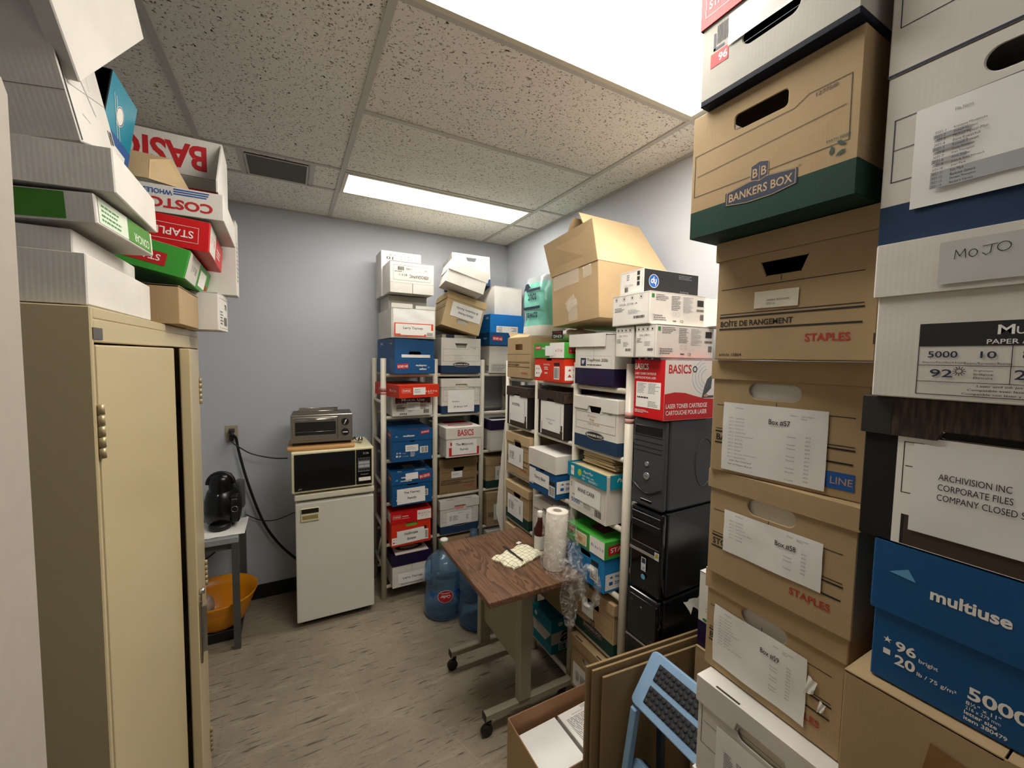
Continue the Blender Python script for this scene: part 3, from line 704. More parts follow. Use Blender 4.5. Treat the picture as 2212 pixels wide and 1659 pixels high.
# left bay, top to bottom
r, F, FL = put('tall plain white carton standing at the back atop the left bay of the back rack', LS(3.055, .727, 2.171, .287, .20, .325), 'white', name='paper_carton', cat='carton')
dec(r, F['F'], [('r', .012, .265, .272, .31, 'white'), ('l', rect(.012, .262, .274, .312), .001, 'black', True), ('t', '10', .06, .276, .05, .022, 'black', .02, 180), ('bar', .05, .292, .10, .305, 'black'), ('para', .12, .27, .26, .30, 3, 'grey')])
r, F, FL = put('white carton with printing upside down, set above the crumpled carton', LS(2.80, .740, 2.171, .298, .245, .205, 0, 0, 0), 'white', name='paper_carton', cat='carton', closed=True)
dec(r, F['F'], [('l', rect(.022, .082, .274, .180), .0012, 'black', True), ('t', 'XEROGRAPHIC', .195, .112, .135, .022, 'black', .005, 180), ('t', '8.5 X 11', .085, .118, .055, .013, 'black', .01, 180), ('para', .03, .134, .11, .142, 1, 'black'), ('l', [(.149, .0), (.149, .062)], .004, 'brown'), ('l', [(.0, .064), (.298, .064)], .0012, 'brown'),
                 ('bar', .05, .146, .092, .172, 'black'), ('para', .105, .152, .15, .165, 3, 'grey'), ('l', rect(.16, .145, .198, .168), .0008, 'grey', True), ('l', rect(.208, .142, .25, .170), .0008, 'grey', True), ('t', 'XX', .24, .156, .016, .01, 'black', .01, 180)])
m = MB()
for a, b in ((-.147, -.002), (.002, .147)): m.box(a, b, -.1255, -.1225, -.002, .062)
m.build('flap', K('white'), r, weld=False)
r, F, FL = put('grey-white carton standing inside the crumpled open carton', LS(2.93, .742, 1.876, .27, .285, .29), 'dull', name='paper_carton', cat='carton', closed=True)
r, F, FL = put('crumpled open white carton with a torn taped name sheet, on the upside-down blue carton', LS(2.795, .748, 1.868, .303, .44, .198), 'white', name='paper_carton', cat='carton')
sheet(r, F['F'], .012, .008, .282, .187, name='wrinkled_tape', col='paper', wav=.007, off=.001)
dec(r, F['F'], [('r', .018, .012, .285, .10, 'orange'), ('r', .026, .028, .27, .094, 'white'), ('t', 'Larry Tierney', .145, .065, .135, .022, 'black', .012), ('r', .235, .012, .284, .055, 'white'), ('bar', .24, .016, .28, .04, 'black'), ('r', .06, .02, .22, .03, 'white')], base=.0100)
m = MB()
for a, b, hh in ((-.15, -.01, .03), (.012, .15, .022)): m.box(a, b, -.224, -.2215, .199, .199 + hh)
m.build('flap', K('white'), r, weld=False)
r, F, FL = carton('upside-down blue paper carton at the top of the left bay, under the crumpled carton', (.743, 3.019, 1.6245, 0, 0, 5.1), .291, .423, .240, 'blue', lid='blue', lidh=.10, slot=(None, -.135 + .0, .085, .026, 'pill'), flip=True, name='paper_carton', cat='carton')
dec(r, FL['F'], sail(.035, .052) + [('t', 'usages', .09, .066, .052, .013, 'white', .03), ('t', 'multiples', .103, .042, .078, .015, 'white', .03), ('o', turn(rect(.195, .03, .272, .064), (.23, .047), 3), 'red'), ('t', 'EN GROS', .234, .049, .07, .016, 'white', .02, 3)])
dec(r, F['F'], [('r', .03, .108, .235, .128, 'white')])
dec(r, F['R'], [('t', 'multiuse', .08, .035, .05, .012, 'white', .02), ('t', '5000', .30, .035, .06, .014, 'white', .02)])
r, F, FL = put('white paper carton with a maroon panel, under the skewed red lid', LS(2.885, .765, 1.3235, .286, .40, .138), 'white', name='paper_carton', cat='carton', closed=True)
dec(r, F['F'], [('r', .02, .088, .272, .131, 'maroon'), ('t', 'M', .078, .114, .028, .02, 'white', .03), ('t', 'ULTI-', .130, .111, .062, .013, 'white', .025), ('t', 'U', .185, .113, .02, .019, 'white', .03), ('t', 'SE', .215, .111, .03, .013, 'white', .025), ('t', 'P A P E R   P A P I E R', .146, .093, .21, .005, 'white', .01),
                ('para', .028, .03, .09, .082, 6, 'black'), ('r', .032, .056, .092, .06, 'maroon'), ('t', '3994', .075, .014, .052, .015, 'black', .02), ('para', .195, .045, .245, .082, 5, 'black'), ('r', .195, .062, .26, .065, 'maroon'), ('bar', .222, .015, .26, .042, 'black'), ('para', .11, .025, .15, .04, 2, 'grey')])
sheet(r, F['F'], .098, .04, .098, .056, [('para', .012, .012, .085, .046, 3, 'lightgrey')], rot=-1)
t = thing('carton_lid', 'red-orange carton lid lying skewed on the white carton in the left bay', 'lid', (.742, 2.978, 1.4635), (0, 0, 10.5))
tray(.297, .437, .088, up=False).build('lid_shell', [K('red_orange')] * 2 + [K('dull')], t, bevel=.0018)
f = faces(.297, .437, .088)
dec(t, f['F'], [('l', rect(.02, .036, .082, .062), .001, 'white', True), ('t', 'STAPLES', .051, .049, .052, .013, 'white', .015), ('t', '8½ in X 11 in', .23, .042, .10, .014, 'white', .02), ('para', .21, .024, .25, .03, 1, 'white')])
sheet(t, f['F'], .098, .02, .092, .05, [('para', .01, .012, .08, .042, 2, 'lightgrey')], col='paper')
dec(t, f['L'], [('t', '8½ x 11 in', .33, .045, .11, .018, 'white', .02), ('t', 'STAPLES', .12, .045, .08, .016, 'white', .02)])
r, F, FL = put('closed blue paper carton with a white sticker, left bay, third shelf from the top', LS(2.815, .745, 1.0135, .291, .43, .223), 'blue', lid='blue', lidh=.078, slot=(None, .142, .03, .012, 'pill'), name='paper_carton', cat='carton')
dec(r, FL['F'], blue_lid(.29) + st_logo(.235, .056, .064, .022, 8))
dec(r, F['F'], blue_front(.28)); sheet(r, F['F'], .092, .07, .09, .045, [('para', .01, .01, .08, .036, 3, 'lightgrey')], rot=1)
dec(r, FL['L'], [('r', .33, .03, .42, .052, 'red'), ('t', 'STAPLES', .375, .041, .075, .011, 'white', .02)])
dec(r, FL['T'], [('t', 'multiuse', .15, .2, .12, .03, 'cyan', .02), ('r', .1, .015, .2, .025, 'red'), ('r', .22, .015, .28, .025, 'red')])
r, F, FL = put('blue paper carton with a taped family-name sheet, left bay, fourth shelf from the top', LS(2.815, .747, .7035, .291, .43, .235), 'blue', lid='blue', lidh=.085, slot=(None, .144, .075, .012, 'pill'), name='paper_carton', cat='carton')
dec(r, FL['F'], blue_lid(.29, True) + [('o', turn(rect(.19, .028, .272, .062), (.23, .045), 8), 'red'), ('t', 'EN GROS', .231, .045, .07, .018, 'white', .02, 8)])
sheet(r, FL['F'], .095, .032, .088, .046, (), rot=2)
dec(r, F['F'], blue_front(.28)); sheet(r, F['F'], .032, .012, .198, .108, [('t', 'The Tierney', .104, .076, .112, .020, 'black', .01), ('t', 'Family', .104, .036, .062, .022, 'black', .01)], rot=1, wav=.002)
dec(r, FL['L'], [('r', .33, .03, .42, .052, 'red'), ('t', 'STAPLES', .375, .041, .075, .011, 'white', .02)])
dec(r, FL['T'], [('t', '96', .06, .03, .03, .02, 'white', .02), ('para', .17, .015, .28, .05, 3, 'white'), ('r', .11, .1, .19, .2, 'lightgrey')])
r, F, FL = put('red paper carton with an estate-name sheet, left bay, fifth shelf from the top', LS(2.84, .747, .4035, .291, .43, .247), 'red_orange', lid='red', lidh=.08, slot=(None, -.095, .085, .024, 'pill'), fill=('lime', .85), name='paper_carton', cat='carton')
dec(r, FL['F'], [('r', .185, .005, .286, .075, 'white'), ('t', '8½ in X 11 in', .236, .05, .085, .013, 'red', .015), ('t', 'letter size', .236, .034, .045, .006, 'red'), ('l', rect(.014, .034, .068, .06), .001, 'white', True), ('t', 'STAPLES', .041, .047, .045, .012, 'white', .012), ('t', 'copies', .1, .047, .045, .011, 'white', .02), ('para', .076, .03, .16, .034, 1, 'white')])
dec(r, FL['L'], [('r', .30, .006, .42, .074, 'white'), ('t', '8½ x 11', .36, .03, .07, .02, 'red')])
dec(r, F['F'], [('r', .002, .014, .06, .066, 'white'), ('t', '★ 9', .022, .05, .026, .010, 'red', .02), ('t', '■ 2', .022, .03, .026, .010, 'red', .02), ('r', .225, .02, .262, .095, 'white'), ('r', .222, .1, .25, .12, 'black'), ('bar', .24, .028, .258, .085, 'black')])
sheet(r, F['F'], .038, .018, .195, .095, [('t', 'Hollinrake', .10, .068, .096, .019, 'black', .01), ('t', 'Estate', .102, .03, .06, .018, 'black', .01)], rot=2, wav=.002)
r, F, FL = put('white carton with a torn purple lid, left bay, bottom shelf of the back rack', LS(2.851, .752, .0985, .285, .43, .233), 'white', lid='purple', lidh=.075, name='paper_carton', cat='carton', closed=False)
dec(r, FL['T'], [('r', .03, .015, .27, .42, 'white'), ('o', ell(.15, .12, .1, .05), 'purple'), ('o', ell(.15, .12, .07, .03), 'white')])
dec(r, F['F'], [('l', [(.138, .11), (.138, .158)], .0015, 'black'), ('l', [(.01, .012), (.01, .095), (.02, .108), (.26, .108)], .001, 'grey'), ('para', .06, .012, .22, .022, 2, 'grey')])
sheet(r, F['F'], .04, .024, .21, .075, [('t', 'Larry Tierney', .105, .036, .14, .02, 'black', .01)], rot=-1, wav=.0015)

# middle bay, top to bottom
r, F, FL = carton('white and blue storage box tipped against the wall atop the middle bay', (1.278, 3.15, 2.297, -9, 1, -5), .312, .26, .24, 'white', band='navy', bandh=.055, slot=(None, -.043, .085, .03, 'trap'))
dec(r, F['F'], bankers(.312, .055, 'navy', '703', logo=None, tops=.165, n2=.182)); sheet(r, F['F'], .045, .035, .22, .13, list_print(.22, .13, 'Box #54', rows=7, tv=.84))
r, F, FL = carton('plain white lidded carton tipped over the kraft box with an upside-down name sheet', (1.098, 2.83, 2.222, -2.5, 16, -9), .292, .26, .145, 'white', lid='white', lidh=.07, name='paper_carton', cat='carton', lidoff=(.0, .0, .012, 1.5))
r, F, FL = carton('tilted kraft storage box with an upside-down two-line name sheet, middle bay', (1.122, 3.03, 1.936, -2, 14.5, -5.0), .307, .36, .255, 'kraft_light', lid='kraft_light', lidh=.05, flip=False, slot=(None, .062, .09, .03, 'pill'), fill=('dull', .8))
sheet(r, F['F'], .045, .085, .235, .105, [('t', '& Hawkins Family', .120, .070, .17, .020, 'black', .008, 180), ('t', 'Gloria Hickey', .115, .036, .12, .020, 'black', .008, 180)])
dec(r, F['L'], [('r', .05, .14, .34, .146, 'brown'), ('r', .05, .16, .34, .163, 'brown')])
r, F, FL = carton('white box with a navy end wedged inside the open white storage box', (1.135, 3.09, 1.634, 0, 0, -2), .27, .33, .277, 'dull', name='storage_box')
dec(r, F['F'], [('r', .03, .14, .095, .277, 'navy')])
r, F, FL = carton('open white storage box with blue base, top shelf of the middle bay', (1.136, 3.091, 1.6245, 0, 0, -1), .312, .40, .261, 'white', band='navy', bandh=.057, slot=(None, -.056, .095, .034, 'trap'))
dec(r, F['F'], bankers(.312, .057) + [('t', 'Box Office', .13, .128, .06, .012, 'lightgrey'), ('t', 'Staff Review', .14, .112, .07, .012, 'lightgrey'), ('t', 'Not every', .13, .096, .06, .012, 'lightgrey')])
r, F, FL = put('lidded white storage box with a crinkled white sheet, middle bay, second shelf', LS(2.894, 1.136, 1.3235, .316, .41, .26, -1), 'white', lid='white', lidh=.062, notch=(.10, .02), band='navy', bandh=.057, slot=(None, -.052, .09, .034, 'trap'), fill=('cream', .9))
dec(r, F['F'], bankers(.306, .057, logo=None)); sheet(r, F['F'], .048, .008, .21, .165, [('para', .03, .075, .10, .085, 2, 'grey'), ('t', 'JA Bruns "inf"', .10, .04, .11, .016, 'black', .012)], wav=.004)
r, F, FL = put('white and red paper carton with a taped family-name sheet, middle bay, third shelf', LS(2.784, 1.12, 1.0135, .283, .43, .219), 'white', lid='white', lidh=.082, name='paper_carton', cat='carton')
dec(r, FL['F'], [('t', 'BASICS', .152, .042, .125, .046, 'red', .02)])
dec(r, FL['T'], [('o', ell(.15, .11, .10, .05), 'red'), ('o', ell(.15, .11, .085, .035), 'dullw'), ('r', .06, .2, .25, .3, 'red')])
dec(r, F['F'], [('r', .02, .012, .04, .072, 'red'), ('r', .03, .088, .045, .11, 'red'), ('r', .24, .012, .256, .07, 'red'), ('r', .02, .01, .25, .016, 'red')])
sheet(r, F['F'], .042, .018, .195, .108, [('t', 'The Milanovic', .098, .076, .14, .019, 'black', .01), ('t', 'Family', .095, .036, .064, .022, 'black', .01)], wav=.0015)
r, F, FL = put('lidded kraft storage box with bold French lettering, middle bay, fourth shelf', LS(2.916, 1.131, .7035, .316, .40, .265), 'kraft_dark', lid='kraft_dark', lidh=.046, slot=(None, -.078, .09, .03, 'trap'))
dec(r, F['F'], staples_kraft(.306)); sheet(r, F['F'], .093, .118, .088, .05, [('para', .01, .018, .075, .035, 2, 'lightgrey')])
r, F, FL = put('lidded white storage box with blue base and long list sheet, middle bay, fifth shelf', LS(2.885, 1.130, .4035, .317, .41, .257, -1), 'white', lid='white', lidh=.066, notch=(.1, .02), band='navy', bandh=.06, slot=(None, -.058, .09, .032, 'trap'), fill=('pink', .9))
dec(r, F['F'], bankers(.307, .06, tops=.168, n2=.186)); sheet(r, F['F'], .05, .066, .2, .10, list_print(.2, .10, 'Box #47', rows=6, tv=.86))
dec(r, FL['T'], [('r', .05, .004, .11, .012, 'brown'), ('r', .2, .004, .26, .012, 'brown')])
put('kraft storage box behind the jugs on the bottom shelf of the middle bay', LS(2.9, 1.131, .0985, .316, .40, .262), 'kraft', lid='kraft', lidh=.05)

# right bay of the back rack
r, F, FL = carton('plain tall white carton standing on the bright blue carton in the rack corner', (1.555, 3.13, 2.0865, 0, 0, 3), .256, .33, .222, 'white', name='paper_carton', cat='carton')
m = MB(); m.box(-.128, .128, -.166, .166, .2225, .2265); m.build('flap', K('white'), r)
r, F, FL = put('bright blue upside-down carton with a dark blue lid, right bay of the back rack', LS(2.88, 1.512, 1.8425, .305, .40, .24), 'blue_bright', lid='blue', lidh=.10, slot=(None, -.135, .09, .024, 'pill'), flip=True, name='paper_carton', cat='carton')
dec(r, FL['F'], [('o', turn(rect(.195, .03, .28, .066), (.235, .048), -3), 'red'), ('t', 'EN GROS', .236, .05, .075, .018, 'white', .02, -3)])
dec(r, F['F'], [('r', .05, .09, .24, .145, 'white'), ('para', .19, .095, .235, .14, 5, 'grey'), ('para', .06, .1, .11, .13, 3, 'black')])
dec(r, FL['R'], [('t', 'multiuse', .08, .05, .06, .016, 'white', .02)]); dec(r, F['R'], [('t', '5000', .05, .03, .05, .018, 'white', .02)])
r, F, FL = put('white carton with a big 10 on its corner, right bay, top shelf', LS(2.90, 1.511, 1.6235, .285, .40, .2165), 'white', name='paper_carton', cat='carton', closed=True)
dec(r, F['F'], [('l', rect(.02, .012, .27, .07), .001, 'black', True), ('t', 'XEROGRAPHIC 20LB XPRESS', .145, .06, .24, .008, 'black', .01), ('para', .026, .018, .16, .052, 5, 'grey')]); dec(r, F['L'], [('t', '10', .365, .04, .05, .045, 'black', .02)])
r, F, FL = put('white carton with a purple lid, right bay, third shelf', LS(2.858, 1.51, 1.0135, .285, .41, .239), 'white', lid='purple', lidh=.075, name='paper_carton', cat='carton')
dec(r, FL['T'], [('r', .02, .015, .27, .4, 'white'), ('o', ell(.14, .12, .1, .05), 'purple')]); dec(r, F['F'], [('para', .1, .06, .2, .11, 5, 'lightgrey')])
r, F, FL = put('kraft box with green base, right bay, fourth shelf of the back rack', LS(2.905, 1.508, .7035, .308, .40, .247), 'kraft', lid='kraft', lidh=.055, band='green_dark', bandh=.06, slot=(None, -.045, .09, .03, 'trap'))
dec(r, F['F'], bankers(.298, .06, 'brown', '12775', logo=None)); sheet(r, F['F'], .08, .06, .16, .11, list_print(.16, .11, 'Box #4', rows=6))
r, F, FL = put('plain kraft storage box with a white list, right bay, fifth shelf of the back rack', LS(2.885, 1.508, .4035, .308, .40, .267), 'kraft', lid='kraft', lidh=.06, slot=(None, -.07, .09, .03, 'trap'))
dec(r, F['F'], staples_kraft(.298, 'BASIC', None, .06)); sheet(r, F['F'], .06, .04, .15, .13, list_print(.15, .13, 'Box #9', rows=8))
put('white carton on the bottom shelf of the rack corner', LS(2.88, 1.508, .0985, .30, .41, .262), 'white', lid='white', lidh=.07, name='paper_carton', cat='carton')
# ================================================================ rack along the right wall (fronts face the room)
def RS(xf, y, z, w, d, h, rz=-90, rx=0, ry=0): return (xf + d / 2, y, z, rx, ry, rz), w, d, h
# top shelf
r, F, FL = put('open kraft storage box with a flap up, far end of the right rack top shelf', RS(1.24, 2.205, 1.6235, .294, .38, .248), 'kraft', slot=(None, -.06, .09, .036, 'rr'))
dec(r, F['F'], [('l', [(.008, .145), (.28, .145)], .0016, 'brown'), ('l', [(.13, .15), (.13, .16)], .0012, 'brown'), ('l', [(.008, .1), (.28, .1)], .0014, 'brown'), ('l', [(.008, .093), (.28, .093)], .003, 'brown'), ('t', 'BOÎTE DE RANGEMENT', .085, .08, .15, .013, 'black', .02), ('l', [(.008, .067), (.28, .067)], .003, 'brown'), ('t', 'STAPLES', .22, .03, .07, .012, 'staple', .015)])
m = MB(); m.quad([(-.146, -.17, .2485), (-.146, .1, .2485), (-.175, .1, .285), (-.175, -.17, .285)]); m.quad([(-.145, -.189, .2485), (.10, -.189, .2485), (.10, -.17, .262), (-.145, -.12, .275)])
m.build('flap', K('kraft_light'), r, weld=False)
r, F, FL = put('red paper carton with a green lid, middle of the right rack top shelf', RS(1.199, 1.815, 1.6235, .29, .42, .204), 'red_orange', lid='green', lidh=.08, slot=(None, -.083, .05, .012, 'pill'), name='paper_carton', cat='carton')
dec(r, FL['F'], st_logo(.045, .055, .055, .022, 3) + [('t', 'copy', .10, .05, .035, .012, 'white', .02), ('r', .16, .002, .289, .079, 'white'), ('t', '8½ x 11 in', .225, .04, .09, .016, 'red', .015)]); sheet(r, FL['F'], .12, .012, .09, .052)
dec(r, FL['R'], st_logo(.085, .045, .12, .04) + [])
dec(r, F['F'], [('o', [(.004, .02), (.05, .02), (.078, .052), (.05, .085), (.004, .085)], 'white'), ('t', '★ 92', .034, .066, .036, .011, 'red', .02), ('t', '▲ 20', .034, .043, .036, .011, 'red', .02), ('t', '8½ in X 11 in', .12, .09, .055, .009, 'white', .02), ('para', .098, .06, .14, .08, 2, 'white'), ('t', '5000', .115, .045, .03, .01, 'white', .02), ('r', .19, .015, .24, .08, 'white'), ('bar', .194, .02, .236, .075, 'black'), ('r', .19, .085, .24, .1, 'black')])
dec(r, F['R'], [('o', [(.004, .012), (.12, .012), (.15, .045), (.12, .085), (.004, .085)], 'white'), ('t', '★ 92', .05, .064, .06, .015, 'red', .02), ('t', '▲ 20', .05, .036, .06, .015, 'red', .02)])
r, F, FL = put('white carton with a dark purple base, near end of right rack top shelf', RS(1.235, 1.49, 1.6255, .278, .40, .232), 'white', band='purple', bandh=.078, name='paper_carton', cat='carton', closed=True)
dec(r, F['F'], [('l', [(.14, .115), (.14, .20)], .0012, 'grey'), ('l', [(.02, .078), (.02, .128), (.03, .135), (.255, .135), (.26, .128), (.26, .08)], .0008, 'lightgrey'), ('r', .045, .088, .085, .125, 'navy'), ('t', 'W', .065, .106, .022, .022, 'white', .02, 0, .3), ('t', 'TopPrint 20lb', .165, .114, .145, .018, 'black', .008), ('para', .095, .089, .235, .098, 1, 'black')])
dec(r, F['R'], [('r', .10, .055, .28, .15, 'navy'), ('t', 'W', .19, .105, .10, .06, 'white', .02, 0, .3)])
m = MB(); m.box(-.176, .085, -.205, .10, .2335, .2385); m.box(-.176, .085, -.209, -.205, .178, .2385); m.box(-.18, -.176, -.209, .10, .178, .2385)
o = m.build('lid', K('white'), r, weld=False)
# second shelf
def wood_box(label, P, name_lines, off=0):
    r, F, FL = put(label, P, 'black_board', lid='woodgrain', lidh=.058, notch=(.08, .014), slot=(None, -.068, .075, .022, 'trap'))
    w = P[1] - .01
    dec(r, F['F'], [('r', .028, .006, w - .004, .19, 'white'), ('r', .028, .006, .036, .19, 'white'), ('r', .040, .006, w - .012, .045, 'woodink'), ('r', .04, .046, .052, .075, 'black'), ('r', w - .03, .046, w - .016, .075, 'black')])
    sheet(r, F['F'], .048, .032, w - .082, .142, name_lines, wav=.0012)
    dec(r, F['R'], [('r', P[2] * .47, .004, P[2] * .49, .19, 'white'), ('r', P[2] * .50, .01, P[2] * .95, .06, 'white'), ('para', P[2] * .52, .014, P[2] * .6, .05, 3, 'black')])
INK['woodink'] = '#3d2d20'; HEX['black_board'] = '#191817'; HEX['woodgrain'] = '#2b1f16'
def wood():
    m = mat('board_woodgrain', '#2b1f16', .6, var=0)
    nt = m.node_tree; b = nt.nodes['Principled BSDF']; N = nt.nodes.new; L = nt.links.new
    tc = N('ShaderNodeTexCoord'); mp = N('ShaderNodeMapping'); mp.inputs['Scale'].default_value = (110, 110, 14); L(tc.outputs['Object'], mp.inputs['Vector'])
    n = N('ShaderNodeTexNoise'); n.inputs['Scale'].default_value = 1.6; n.inputs['Detail'].default_value = 5; L(mp.outputs['Vector'], n.inputs['Vector'])
    r = N('ShaderNodeValToRGB'); r.color_ramp.elements[0].position = .42; r.color_ramp.elements[1].position = .62; r.color_ramp.elements[0].color = lin('#1c130d'); r.color_ramp.elements[1].color = lin('#4a3626')
    L(n.outputs['Fac'], r.inputs['Fac']); L(r.outputs['Color'], b.inputs['Base Color'])
wood()
wood_box('dark woodgrain storage box with a one-name sheet, far end, second shelf of right rack', RS(1.224, 2.191, 1.3235, .274, .40, .244, -91), [('t', 'IAN MCPHAIL', .075, .105, .10, .018, 'black')])
wood_box('dark woodgrain storage box with a two-line sheet, middle of the right rack second shelf', RS(1.228, 1.822, 1.3235, .276, .40, .25, -92.5), [('t', 'Lynne Chrapko Lawrence', .09, .062, .09, .006, 'black', .01), ('t', '&', .09, .052, .006, .005, 'black'), ('t', 'Ellen Lowe', .09, .042, .04, .006, 'black', .01)])
r, F, FL = put('lidded white storage box with blue base and oval badge, right rack beside the near post', RS(1.23, 1.468, 1.3235, .313, .40, .246), 'white', lid='white', lidh=.06, notch=(.10, .018), band='navy', bandh=.06, slot=(None, -.052, .085, .03, 'trap'))
dec(r, F['F'], bankers(.303, .06, tops=.172, n2=.188, num='742') + [('t', 'Receipts', .13, .155, .06, .012, 'gold'), ('t', 'Bldg', .13, .138, .03, .012, 'gold'), ('t', 'over thru dec', .145, .121, .08, .012, 'gold')])
dec(r, FL['T'], [('r', .045, .004, .09, .012, 'brown'), ('r', .18, .004, .23, .012, 'brown')])
dec(r, F['R'], [('para', .05, .07, .14, .085, 2, 'navy')])
# third shelf
r, F, FL = put('lidded kraft storage box with a list sheet, far end, third shelf of right rack', RS(1.237, 2.20, 1.0135, .305, .39, .257), 'kraft', lid='kraft_light', lidh=.058, notch=(.09, .02), slot=(None, -.062, .085, .036, 'pill'))
dec(r, F['F'], staples_kraft(.295, 'BASIC', None, .05)); sheet(r, F['F'], .03, .055, .19, .125, list_print(.19, .125, 'Box #43', rows=6, tu=.32, tv=.6))
r, F, FL = put('blue paper carton with a plain white lid and two-word name sheet, right rack', RS(1.19, 1.845, 1.0135, .274, .42, .229), 'blue', lid='white', lidh=.095, slot=(None, .128, .05, .014, 'pill'), name='paper_carton', cat='carton')
dec(r, F['F'], [('o', [(.002, .03), (.045, .03), (.07, .055), (.07, .12), (.002, .12)], 'white'), ('r', .20, .01, .258, .065, 'white'), ('bar', .205, .014, .253, .06, 'black'), ('r', .2, .07, .258, .088, 'black')])
sheet(r, F['F'], .012, .04, .195, .072, [('t', 'Terry Blair', .105, .037, .115, .022, 'black', .006)])
dec(r, F['R'], [('o', [(.006, .03), (.11, .03), (.135, .05), (.135, .095), (.006, .095)], 'white'), ('t', '★ 96', .06, .078, .06, .015, 'blue', .02), ('t', '■ 20', .06, .052, .06, .015, 'blue', .02)])
r, F, FL = put('teal-topped white carton overflowing with manila folders, third shelf beside the near post', RS(1.205, 1.475, 1.0135, .292, .42, .225, -92), 'white', lid='teal', lidh=.066, name='paper_carton', cat='carton', closed=False)
for c in r.children:
    if c.name.startswith('lid'): bpy.data.objects.remove(c)
m = MB(); X, Y, hh = .146, .21, .066
m.box(-X, X, -Y - .0035, -Y, .16, .226); m.box(-X - .0035, -X, -Y, Y, .165, .226); m.box(X, X + .0035, -Y + .02, Y, .163, .226); m.box(-X, X, Y, Y + .0035, .165, .226)
m.build('collar', K('teal'), r, weld=False)
Fc = Face((-X, -Y - .0036, 0), (1, 0, 0), (0, 0, 1))
dec(r, Fc, [('r', .03, .17, .055, .215, 'white'), ('t', 'FSC', .042, .195, .018, .01, 'darkgreen'), ('o', ell(.10, .195, .015, .016), 'lime'), ('t', 'PaperPlus', .165, .205, .07, .016, 'white', .005, 0, .3), ('t', 'PAPER · PAPIER · PAPEL', .165, .186, .09, .007, 'white', .01), ('para', .12, .167, .15, .178, 3, 'white'), ('para', .17, .167, .24, .178, 3, 'white')])
dec(r, Face((X + .0036, -Y, 0), (0, 1, 0), (0, 0, 1)), [('t', 'Paperplus', .12, .20, .13, .022, 'white', .005, 0, .3)])
INK['lime'] = '#a9b92c'
dec(r, F['F'], [('l', [(.10, .14), (.10, .16)], .0015, 'black'), ('t', '5000', .055, .045, .07, .02, 'blue', .015), ('para', .03, .068, .12, .078, 1, 'blue'), ('para', .12, .03, .18, .06, 4, 'grey'), ('bar', .205, .02, .25, .05, 'black'), ('l', [(.02, .02), (.26, .02), (.275, .03), (.275, .12), (.262, .135), (.24, .14)], .0008, 'grey'), ('t', '2', .02, .12, .012, .02, 'black')])
sheet(r, F['F'], .05, .058, .195, .082, [('t', 'ANNE CARR', .09, .052, .13, .019, 'black', .006)], rot=0)
dec(r, F['R'], [('o', ell(.2, .035, .028, .028), 'black'), ('o', ell(.2, .035, .023, .023), 'white'), ('t', 'S', .2, .036, .018, .022, 'black', .02)])
for k in range(6):
    m = MB(); m.box(-.115, .12 - .006 * k, -.15, .165, 0, .007)
    o = m.build('manila_folder', mat('manila', '#c9b68d', .75, var=.05), bevel=.001, loc=(1.42 + .004 * math.sin(k * 2.1), 1.47 + .008 * math.cos(k * 1.7), 1.2445 + k * .0088), rot=(0, 0, -PI / 2 + .05 * math.sin(k * 1.9)))
    tag(o, 'manila folder in the pile on the teal-topped carton', 'folder', 'manila folders piled on the teal-topped carton')
m = MB(); m.box(-.125, .125, -.185, .185, .018, .2175); m.build('file_stack', MATS['manila'], r)
# fourth shelf
r, F, FL = put('lidded kraft box with green base and list sheet, far right rack by table', RS(1.24, 2.206, .7035, .302, .39, .245), 'kraft', lid='kraft_light', lidh=.05, band='green_dark', bandh=.062, slot=(None, -.06, .085, .03, 'pill'))
dec(r, F['F'], bankers(.292, .062, 'brown', '12775', logo=None, tops=.165, n2=.182)); sheet(r, F['F'], .03, .035, .2, .13, list_print(.2, .13, 'Box #51', rows=8, tu=.6))
r, F, FL = put('lidded white storage box with blue base behind the paper roll, right rack', RS(1.232, 1.84, .7035, .30, .39, .25), 'white', lid='white', lidh=.062, notch=(.1, .02), band='navy', bandh=.06, slot=(None, -.055, .085, .034, 'trap'))
dec(r, F['F'], bankers(.29, .06))
r, F, FL = put('blue paper carton with a green lid, right rack behind the plastic-wrapped roll', RS(1.203, 1.477, .7035, .277, .42, .238), 'blue_mid', lid='green', lidh=.082, slot=(None, -.10, .075, .024, 'pill'), name='paper_carton', cat='carton')
dec(r, FL['F'], st_logo(.035, .058, .04, .022) + [('r', .175, .003, .276, .08, 'white'), ('t', '8½ in x 11 in', .228, .042, .085, .016, 'blue', .015)]); sheet(r, FL['F'], .068, .012, .088, .056, [('r', .006, .006, .082, .05, 'buff'), ('para', .022, .015, .06, .034, 3, 'brown')])
dec(r, FL['R'], st_logo(.105, .042, .17, .042, 3)); dec(r, FL['T'], [('r', .1, .06, .2, .3, 'maroon')])
dec(r, F['F'], [('r', .17, .03, .228, .098, 'white'), ('l', rect(.17, .03, .228, .098), .003, 'black', True), ('bar', .176, .036, .222, .092, 'black'), ('r', .178, .104, .228, .124, 'black')])
dec(r, F['R'], [('o', [(.008, .012), (.11, .012), (.15, .045), (.13, .085), (.008, .085)], 'white'), ('t', '★ 96', .06, .068, .06, .016, 'blue', .02), ('t', '■ 20', .06, .04, .06, .016, 'blue', .02)])
